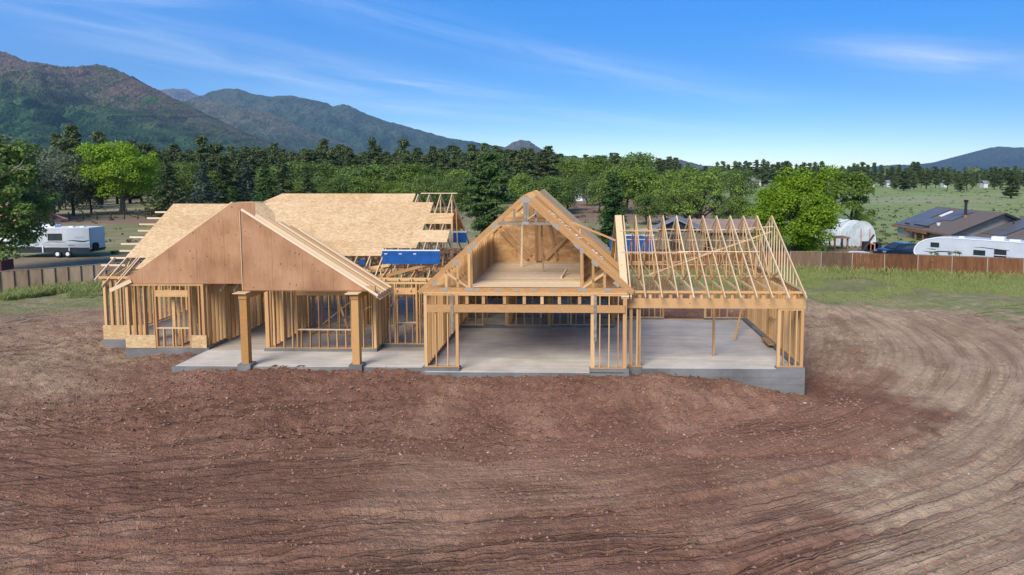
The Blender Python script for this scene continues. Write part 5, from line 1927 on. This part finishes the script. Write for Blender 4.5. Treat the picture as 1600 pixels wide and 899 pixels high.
# fifth wheel trailer (right)
p0, p1 = Vector((30.6, 62.9)), Vector((39.4, 55.2))
ang = math.atan2(p1.y - p0.y, p1.x - p0.x)
gz_ = gh(35, 60)
FW = empty('fifth_wheel_trailer', (p0.x, p0.y, gz_), ang, label='long white fifth-wheel trailer with rounded nose behind the rust brown fence', cat='trailer')
L5 = 11.6
zt = 2.0 - gz_
prof = [(.9, zt - 1.9), (.35, zt - 1.82), (.05, zt - 1.6), (.0, zt - 1.35), (.1, zt - .98), (.4, zt - .58), (.95, zt - .27), (1.8, zt - .07), (3.0, zt), (L5, zt - .06), (L5, .3), (3.4, .3), (3.1, zt - 1.9)]
b = MB().prism([(x, 0, z) for x, z in prof], (0, 2.45, 0))
b.build('body', M['rvwhite'], FW)
b = MB()
rim = prof[1:10]
for a, c in zip(rim[:-1], rim[1:]):
    b.bar((a[0], -.01, a[1]), (c[0], -.01, c[1]), .05, .10)
b.build('edge_moulding', M['white'], FW)
win(FW, 1.35, 2.05, zt - .92, zt - .50)
win(FW, 4.75, 5.65, zt - 1.36, zt - .92)
win(FW, 6.3, 7.2, zt - 1.42, zt - .76)
MB().box(6.3, 7.2, -.04, -.01, zt - 1.27, zt - 1.22).build('window_bar', M['white'], FW)
win(FW, 8.5, 9.2, zt - 1.4, zt - .8)
swoosh(FW, [(.75, zt - 1.32), (1.4, zt - 1.4), (2.1, zt - 1.26), (3.3, zt - 1.24)], .10)
swoosh(FW, [(1.0, zt - 1.12), (1.5, zt - 1.1), (1.8, zt - 1.12)], .07)
swoosh(FW, [(4.7, zt - .72), (5.3, zt - .66), (6.0, zt - .72), (7.4, zt - .80)], .06)
swoosh(FW, [(5.4, zt - 1.55), (6.1, zt - 1.58), (6.6, zt - 1.74)], .12)
swoosh(FW, [(7.15, zt - 1.45), (7.7, zt - 1.62), (8.3, zt - 1.85)], .10)
swoosh(FW, [(7.2, zt - 1.3), (8.0, zt - 1.42), (8.8, zt - 1.4)], .08, 'rvgrey')
MB().box(10.4, 10.42, -.006, 0, .9, zt - .1).build('seam', M['rvgrey'], FW)
MB().box(5.3, L5, -.006, 0, .3, .6).build('lower_band', M['rvgrey'], FW)
MB().box(5.9, 6.85, .8, 1.7, zt - .03, zt + .25).build('air_conditioner', M['white'], FW)
MB().box(7.2, 8.0, .9, 1.5, zt - .05, zt + .07).build('roof_vent', M['white'], FW)
MB().box(3.4, 3.8, .9, 1.3, zt - .02, zt + .1).build('roof_vent', M['white'], FW)
wheel(FW, 7.9, .12, .42, .42)
wheel(FW, 8.9, .12, .42, .42)


# ------------------------------------------------------------------ cars
def car(loc, rz, label, paint='navy', suv=True, name='parked_car'):
    c = empty(name, loc, rz, label=label, cat='car')
    L, Wd, H_ = 4.6, 1.85, 1.55 if suv else 1.38
    side = [(-2.3, .42), (-2.28, .75), (-2.05, .92), (-1.15, 1.02), (-.55, H_ - .12), (-.1, H_), (1.1, H_ - .02), (1.75, H_ - .2), (2.15, 1.02), (2.3, .85), (2.3, .42)]
    b = MB()
    ys_ = [(-Wd / 2, .0), (-Wd / 2 + .10, .06), (Wd / 2 - .10, .06), (Wd / 2, 0)]
    rings = []
    for yy, up_ in ys_:
        ring = []
        for x, z in side:
            zz = z
            yy2 = yy
            if z > 1.0:
                yy2 = yy * (1 - .16 * (z - 1.0) / (H_ - 1))
            if up_ == 0:
                zz = .42 + (z - .42) * (.97 if z <= 1.02 else .985)
            ring.append((x, yy2, zz))
        rings.append(ring)
    n = len(side)
    vs_ = [v for r_ in rings for v in r_]
    fs = []
    for i in range(3):
        for k in range(n):
            fs.append((i * n + k, i * n + (k + 1) % n, (i + 1) * n + (k + 1) % n, (i + 1) * n + k))
    fs.append(tuple(range(n)))
    fs.append(tuple(3 * n + k for k in reversed(range(n))))
    b.add(vs_, fs)
    b.build('body', M[paint], c)
    for s in (-1, 1):
        y0 = s * (Wd / 2 * .955)
        MB().prism([(-.98, y0, 1.02), (-.45, y0 * .9, H_ - .15), (1.55, y0 * .9, H_ - .2), (1.85, y0, 1.04)], (0, s * .015, 0)).build('side_window', M['glass'], c)
        MB().box(-2.29, -2.05, s * .68 - .2, s * .68 + .2, .68, .84).build('headlight', M['silver'], c)
        MB().box(2.18, 2.32, s * .68 - .18, s * .68 + .18, .78, .95).build('tail_light', M['redroof'], c)
        for x in (-1.4, 1.4):
            wheel(c, x, s * .82, .34, .34)
    MB().prism([(-1.13, -.7, 1.045), (-1.13, .7, 1.045), (-.56, .62, H_ - .10), (-.56, -.62, H_ - .10)], (-.02, 0, .012)).build('windscreen', M['glass'], c)
    MB().prism([(2.14, -.68, 1.06), (2.14, .68, 1.06), (1.78, .62, H_ - .19), (1.78, -.62, H_ - .19)], (.02, 0, .012)).build('rear_window', M['glass'], c)
    return c


p = gp(1409, 69)
car(p, math.radians(14), 'dark blue car parked at the nose of the fifth-wheel trailer')
p = gp(1341, 63.5)
car((p[0], p[1], p[2] - .15), math.radians(10), 'white car whose roof just shows over the fence below the greenhouse', 'white', False)
for px, Y, pt, lb in [(868, 196, 'dark', 'dark vehicle parked left of the blue grey building'), (880, 192, 'silver', 'pale vehicle parked in front of the blue grey building')]:
    car(gp(px, Y), math.radians(20), lb, pt)

# ------------------------------------------------------------------ neighbouring buildings
def gable_roof(parent, x0, x1, y0, y1, ze, zr, axis='x', over=.4, mat='greyroof', th=.12, name='roof'):
    """ridge along x or y; two slopes"""
    if axis == 'x':
        ym = (y0 + y1) / 2
        s = (zr - ze) / (ym - y0)
        for yy, sg in ((y0 - over, 1), (y1 + over, -1)):
            zz = ze - s * over
            MB().prism([(x0 - over, yy, zz), (x1 + over, yy, zz), (x1 + over, ym, zr), (x0 - over, ym, zr)], (0, 0, th)).build(name, M[mat], parent)
    else:
        xm = (x0 + x1) / 2
        s = (zr - ze) / (xm - x0)
        for xx in (x0 - over, x1 + over):
            zz = ze - s * over
            MB().prism([(xx, y0 - over, zz), (xx, y1 + over, zz), (xm, y1 + over, zr), (xm, y0 - over, zr)], (0, 0, th)).build(name, M[mat], parent)


# right house: long low gables running away from the camera, solar panels on the near slopes
HX, HY, hz = 43.6, 80.0, gh(48, 84)
RH = empty('neighbour_house', (HX, HY, hz), label='low brown-roofed house with solar panels and a black stove pipe behind the right fence', cat='house')
ZE, ZR2 = .72 - hz, 3.0 - hz
# main wing: x 0..11, y 0..14.5
MB().box(0.0, 11, .8, 10.4, 0, ZE - .05).build('wall', M['wallg'], RH)
MB().box(-.05, 4, 10.4, 14.4, 0, ZE - .05).build('wall', M['wallw'], RH)
MB().prism([(.1, .8, ZE - .05), (10.9, .8, ZE - .05), (5.5, .8, ZR2 - .1)], (0, 13.4, 0)).build('gable_wall', M['wallg'], RH)
s_ = (ZR2 - ZE) / 5.5
for sg in (0, 1):
    xe = -.6 if sg == 0 else 11.6
    MB().prism([(xe, -.2, ZE - s_ * .6), (xe, 14.9, ZE - s_ * .6), (5.5, 14.9, ZR2), (5.5, -.2, ZR2)], (0, 0, .10)).build('roof', M['shingle'], RH)
for xa, xb in ((-.6, 5.5), (11.6, 5.5)):
    MB().bar((xa, -.26, ZE - s_ * .6), (xb, -.26, ZR2 + .0), .06, .22).build('fascia', M['dark'], RH)
MB().box(-.68, -.61, -.2, 14.9, ZE - s_ * .6 - .1, ZE - s_ * .6 + .1).build('gutter', M['otrim'], RH)


def on_slope(x, y, dz=.13):
    return (x, y, ZE + s_ * x + dz)


def solar(parent, x0, x1, y0, y1, f, nx_, ny_, name='solar_panel'):
    for i in range(nx_):
        for j in range(ny_):
            a, c = x0 + (x1 - x0) * i / nx_ + .015, x0 + (x1 - x0) * (i + 1) / nx_ - .015
            e, g_ = y0 + (y1 - y0) * j / ny_ + .015, y0 + (y1 - y0) * (j + 1) / ny_ - .015
            MB().prism([f(a, e), f(c, e), f(c, g_), f(a, g_)], (0, 0, .05)).build(name, M['solar'], parent)


def frame_edge(parent, x0, x1, y0, y1, f):
    MB().prism([f(x0, y0 - .12), f(x1, y0 - .12), f(x1, y0), f(x0, y0)], (0, 0, .03)).build('panel_edge', M['dark'], parent)


solar(RH, -.35, 4.9, 10.4, 14.6, on_slope, 4, 3)
frame_edge(RH, 2.2, 4.9, 10.4, 14.6, on_slope)
solar(RH, -.35, 2.2, 7.2, 10.4, on_slope, 2, 2)
frame_edge(RH, -.35, 2.2, 7.2, 10.4, on_slope)
solar(RH, 2.2, 4.9, 5.2, 8.4, on_slope, 2, 2)
frame_edge(RH, 2.2, 4.9, 5.2, 8.4, on_slope)
MB().prism([on_slope(2.9, 8.9), on_slope(4.4, 8.9), on_slope(4.4, 9.5), on_slope(2.9, 9.5)], (0, 0, .12)).build('skylight', M['white'], RH)
xc = 3.6
zc = ZE + s_ * xc
b = MB().tube([(xc, 4.6, zc - .2), (xc, 4.6, zc + 1.9)], .16, 10)
ch = b.build('chimney', M['dark'], RH)
MB().tube([(xc, 4.6, zc + 1.9), (xc, 4.6, zc + 2.2)], .26, 10).build('cap', M['black'], ch)
MB().tube([(xc, 4.6, zc - .3), (xc, 4.6, zc + .35)], .22, 8).build('flashing', M['otrim'], ch)
MB().tube([on_slope(.9, 5.6, .1), on_slope(.9, 5.6, .45)], [.18, .25], 10).build('roof_vent', M['white'], RH)
MB().box(-.08, -.05, 11.0, 12.3, .9, 1.9).build('window', M['glass'], RH)
for y in (10.2, 6.3, 8.2):
    MB().box(-.62, -.45, y, y + .22, 0, ZE - .2).build('porch_post', M['otrim'], RH)
MB().box(-.03, .0, 5.9, 9.9, 0.3, 1.9).build('dark_opening', M['glass'], RH)
MB().box(-.7, -.4, 5.5, 10.6, ZE - .6, ZE - .3).build('porch_beam', M['otrim'], RH)
# second wing nearer, further right
W2 = 5.2
MB().box(1.6, 13, -7.5, .7, 0, ZE - .35).build('wall', M['wallg'], RH)
zr3 = ZR2 + .05
s2 = s_ * .96
ze3 = zr3 - s2 * 8.4
MB().prism([(1.6, -7.5, ze3 + .3), (16, -7.5, ze3 + .3), (9.4, -7.5, zr3 - .1)], (0, 7.9, 0)).build('gable_wall', M['wallg'], RH)
for xe, x_ in ((1.0, 9.4), (17.8, 9.4)):
    MB().prism([(xe, -8.0, ze3), (xe, .75, ze3), (x_, .75, zr3), (x_, -8.0, zr3)], (0, 0, .1)).build('roof', M['shingle'], RH)
    MB().bar((xe, -8.05, ze3), (x_, -8.05, zr3), .06, .22).build('fascia', M['dark'], RH)


def on2(x, y, dz=.13):
    return (x, y, ze3 + s2 * (x - 1.0) + dz)


solar(RH, 3.2, 7.6, -3.6, .4, on2, 4, 2)
frame_edge(RH, 3.2, 7.6, -3.6, .4, on2)
MB().tube([on2(6.0, -.9, 0), on2(6.0, -.9, .7)], .07, 8).build('vent_pipe', M['dark'], RH)

# greenhouse (arched, film covered) and things round it
p = gp(1343, 80)
GHS = empty('greenhouse', (p[0] + .4, p[1], p[2]), math.radians(18), label='pale arched greenhouse with a reddish door beyond the right fence', cat='greenhouse')
arc_ = [(2.0 * math.cos(math.pi * k / 12), 2.9 * math.sin(math.pi * k / 12) ** .75 if 0 < k < 12 else 0) for k in range(13)]
MB().prism([(x, 0, z) for x, z in arc_], (0, 5.5, 0)).build('cover', M['poly'], GHS)
for k in range(5):
    b = MB()
    for a, c in zip(arc_[:-1], arc_[1:]):
        b.bar((a[0] * 1.01, -.02 + 1.35 * k, a[1] * 1.01), (c[0] * 1.01, -.02 + 1.35 * k, c[1] * 1.01), .06, .06)
    b.build('hoop', M['white'], GHS)
MB().box(-.1, 1.1, -.05, -.01, .0, 1.95).build('door', M['poly'], GHS)
for x in (-.15, 1.05):
    MB().box(x, x + .1, -.08, -.02, 0, 2.0).build('door_frame', M['redroof'], GHS)
p = gp(1322, 81)
b = MB().prism([(-2.6, 0, 0), (-2.2, 0, 1.5), (-1.2, 0, 2.2), (0, 0, 2.3), (1.0, 0, 1.9), (1.2, 0, 0)], (0, 3, 0))
b.build('tarp_shelter', M['poly'], None, p, label='low pale tarp shelter between the bright tree and the greenhouse', cat='shelter')
p = gp(1317, 76)
OS = empty('garden_arbour', p, label='orange brown wooden arbour under the edge of the bright green tree', cat='arbour')
for x, y in ((-.7, 0), (.7, 0), (-.7, 1.6), (.7, 1.6)):
    MB().box(x - .08, x + .08, y - .08, y + .08, 0, 1.3).build('post', M['otrim'], OS)
MB().box(-.9, .9, -.3, 1.9, 1.3, 1.42).build('roof', M['otrim'], OS)
p = gp(1343, 68)
MB().bar((0, 0, 0), (1.7, .3, 2.4), .14, .14).build('leaning_pole', M['bark'], None, p, label='dark pole leaning up from behind the fence below the greenhouse', cat='pole')
for i, (px, c_) in enumerate([(1362, 'otrim'), (1368, 'redroof'), (1374, 'dark'), (1356, 'dark')]):
    p = gp(px, 75)
    b = MB().box(-.35, .35, -.3, .3, .1, .75 + .1 * i).box(-.28, -.2, -.3, -.2, 0, .1).box(.2, .28, -.3, -.2, 0, .1)
    b.build('yard_bin', M[c_], None, p, label=['orange brown bin', 'dull red bin', 'black bin nearest the dark blue car', 'black bin nearest the greenhouse door'][i] + ' among the clutter before the greenhouse', cat='bin')

# red roofed building behind the left tree
p = gp(-24, 84)
RB = empty('red_roof_building', p, math.radians(-12), label='building with a dull red metal roof half hidden by the dark left tree', cat='building')
MB().box(-6.5, 3.3, 0, 7, 0, 2.2).build('wall', M['wallw'], RB)
gable_roof(RB, -6.5, 3.3, 0, 7, 2.2, 4.1, 'x', .6, 'redroof')
MB().prism([(-2.5, 1, 2.3), (3.9, -.6, 2.15), (3.9, 7.6, 2.15), (2.0, 3.5, 4.1)], (0, 0, .2)).build('hip', M['redroof'], RB)
p = gp(8, 96)
TB = empty('tan_roof_building', p, 0, label='small building with a tan roof seen through the dark left tree', cat='building')
MB().box(-3, 3, 0, 5, 0, 2.8).build('wall', M['wallw'], TB)
gable_roof(TB, -3, 3, 0, 5, 2.8, 4.2, 'x', .5, 'tanroof')
p = gp(30, 59)
DR = empty('log_trailer', (p[0], p[1] - 5, p[2]), math.radians(10), label='dark red low trailer of boards under the left tree behind the fence', cat='trailer')
MB().box(-2.6, 2.0, 0, 1.6, .55, 1.35).build('box', M['redbrown'], DR)
for x in (-1.2, .8):
    wheel(DR, x, .05, .35, .35)
for k in range(3):
    MB().box(-4.2, -.2, .1 + .3 * k, .28 + .3 * k, 1.4, 1.46).build('board', M['wood_lj'], DR)

# blue grey building mid distance, small houses in the far tree line, shed behind the bay
p = gp(903, 205)
BG = empty('slate_building', p, math.radians(-8), label='blue grey building among the leafy trees right of the gable peak', cat='building')
MB().box(-3.4, 4.2, 0, 8, 0, 3.6).build('wall', M['walls'], BG)
gable_roof(BG, -3.4, 4.2, 0, 8, 3.6, 5.2, 'y', .4, 'greyroof')
MB().prism([(-3.4, .01, 3.6), (4.2, .01, 3.6), (.4, .01, 5.1)], (0, .1, 0)).build('gable_wall', M['walls'], BG)
MB().box(-1, 1.4, -.05, 0, 0, 2.4).build('garage_door', M['white'], BG)
p = gp(1164, 420)
FH = empty('far_house', p, math.radians(10), label='white and grey house across the field left of the bright green tree', cat='house')
MB().box(-8, 9, 0, 9, 0, 2.6).build('wall', M['wallw'], FH)
gable_roof(FH, -8, 9, 0, 9, 2.6, 5.2, 'x', .6, 'greyroof')
MB().box(-3, 4, -3, 0, 0, 3.0).build('porch', M['walls'], FH)
gable_roof(FH, -3, 4, -3, 3, 3.0, 5.0, 'y', .4, 'greyroof')
for x in (-6.5, 5.5):
    MB().box(x, x + 1.6, -.05, 0, .9, 2.0).build('window', M['glass'], FH)
for i, (px, Y, w_) in enumerate([(1182, 415, 5), (1362, 400, 3), (1388, 400, 2), (1477, 390, 1.6), (1540, 380, 2.2), (1098, 330, 5)]):
    p = gp(px, Y)
    r_ = empty('far_house', p, 0, cat='house', label=['small tan-roofed outbuilding right of the far white house', 'white house speck in the far tree line right of the bright tree', 'low pale house speck among the far pines', 'narrow white shed in front of the far pines',
                                                    'low white house speck near the right end of the far tree line', 'grey roof showing behind the sprawling tree'][i])
    MB().box(-w_ / 2, w_ / 2, 0, 4, 0, 2.6).build('wall', M['wallw'], r_)
    gable_roof(r_, -w_ / 2, w_ / 2, 0, 4, 2.6, 3.8, 'x', .3, 'tanroof' if i == 0 else 'greyroof')
p = gp(1052, 74)
SH = empty('shed', p, math.radians(-10), label='shed with grey metal roof and dark eaves seen through the bay trusses', cat='shed')
MB().box(-2.6, 3.4, 0, 5, 0, 2.15).build('wall', M['olive'], SH)
gable_roof(SH, -2.6, 3.4, 0, 5, 2.15, 3.5, 'y', .5, 'greyroof')
MB().prism([(-2.6, .01, 2.15), (3.4, .01, 2.15), (.4, .01, 3.4)], (0, .1, 0)).build('gable_wall', M['dark'], SH)
MB().box(-.6, 1.0, -.05, 0, 0, 1.9).build('door', M['dark'], SH)
p = gp(1118, 78)
b = empty('low_building', p, 0, label='long low building with faded reddish roof behind the right half of the bay trusses', cat='building')
MB().box(-2, 6, 0, 5, 0, 1.9).build('wall', M['olive'], b)
gable_roof(b, -2, 6, 0, 5, 1.9, 3.0, 'x', .4, 'tanroof')

# utility poles
for px, Y, h_, lb in [(1592, 330, 11, 'thin utility pole at the right edge in front of the far pines'), (1303, 300, 9, 'thin utility pole beside the top of the bright green tree')]:
    p = gp(px, Y)
    up_ = empty('utility_pole', p, 0, label=lb, cat='pole')
    MB().tube([(0, 0, -.3), (0, 0, h_)], [.2, .13], 7).build('pole', M['bark'], up_)
    MB().box(-1.2, 1.2, -.08, .08, h_ - 1.0, h_ - .8).build('crossarm', M['bark'], up_)

# weeds behind the right fence
cen = []
for px in (1468, 1488, 1498, 1504, 1460):
    p = at(px, 300, 56.6)
    cen.append((p.x, p.y, .9 + R.random() * .35))
for i, c_ in enumerate(cen):
    vs_ = leaves(np.array([c_, (c_[0] + .1, c_[1], c_[2] - .7), (c_[0], c_[1], c_[2] - 1.4)]), np.array([.22, .35, .4]), 260, .13, up=.5, shell=.2)
    b = MB().tube([(c_[0], c_[1], -1.3), (c_[0], c_[1], c_[2])], .02, 4)
    link('tall_weed', leaf_mesh('tall_weed', vs_, M['lf_yellow'], b, M['bark']), None, label='green weed top poking over the fence before the white trailer', cat='weed', group='weeds behind the right fence')

# ------------------------------------------------------------------ haze
hb = MB().box(-15000, 15000, -2500, 15000, -6, 2600)
m = bpy.data.materials.new('haze_air')
m.use_nodes = True
m.node_tree.nodes.clear()
t = NT(m.node_tree)
pv = t.new('ShaderNodeVolumePrincipled', {'Color': (.46, .70, 1.0, 1), 'Density': 6.5e-5, 'Anisotropy': .2})
t.new('ShaderNodeOutputMaterial', {'Volume': pv.outputs[0]})
hz_o = hb.build('haze', m, None, kind='stuff', label='thin blue haze that pales the far mountains', cat='haze')
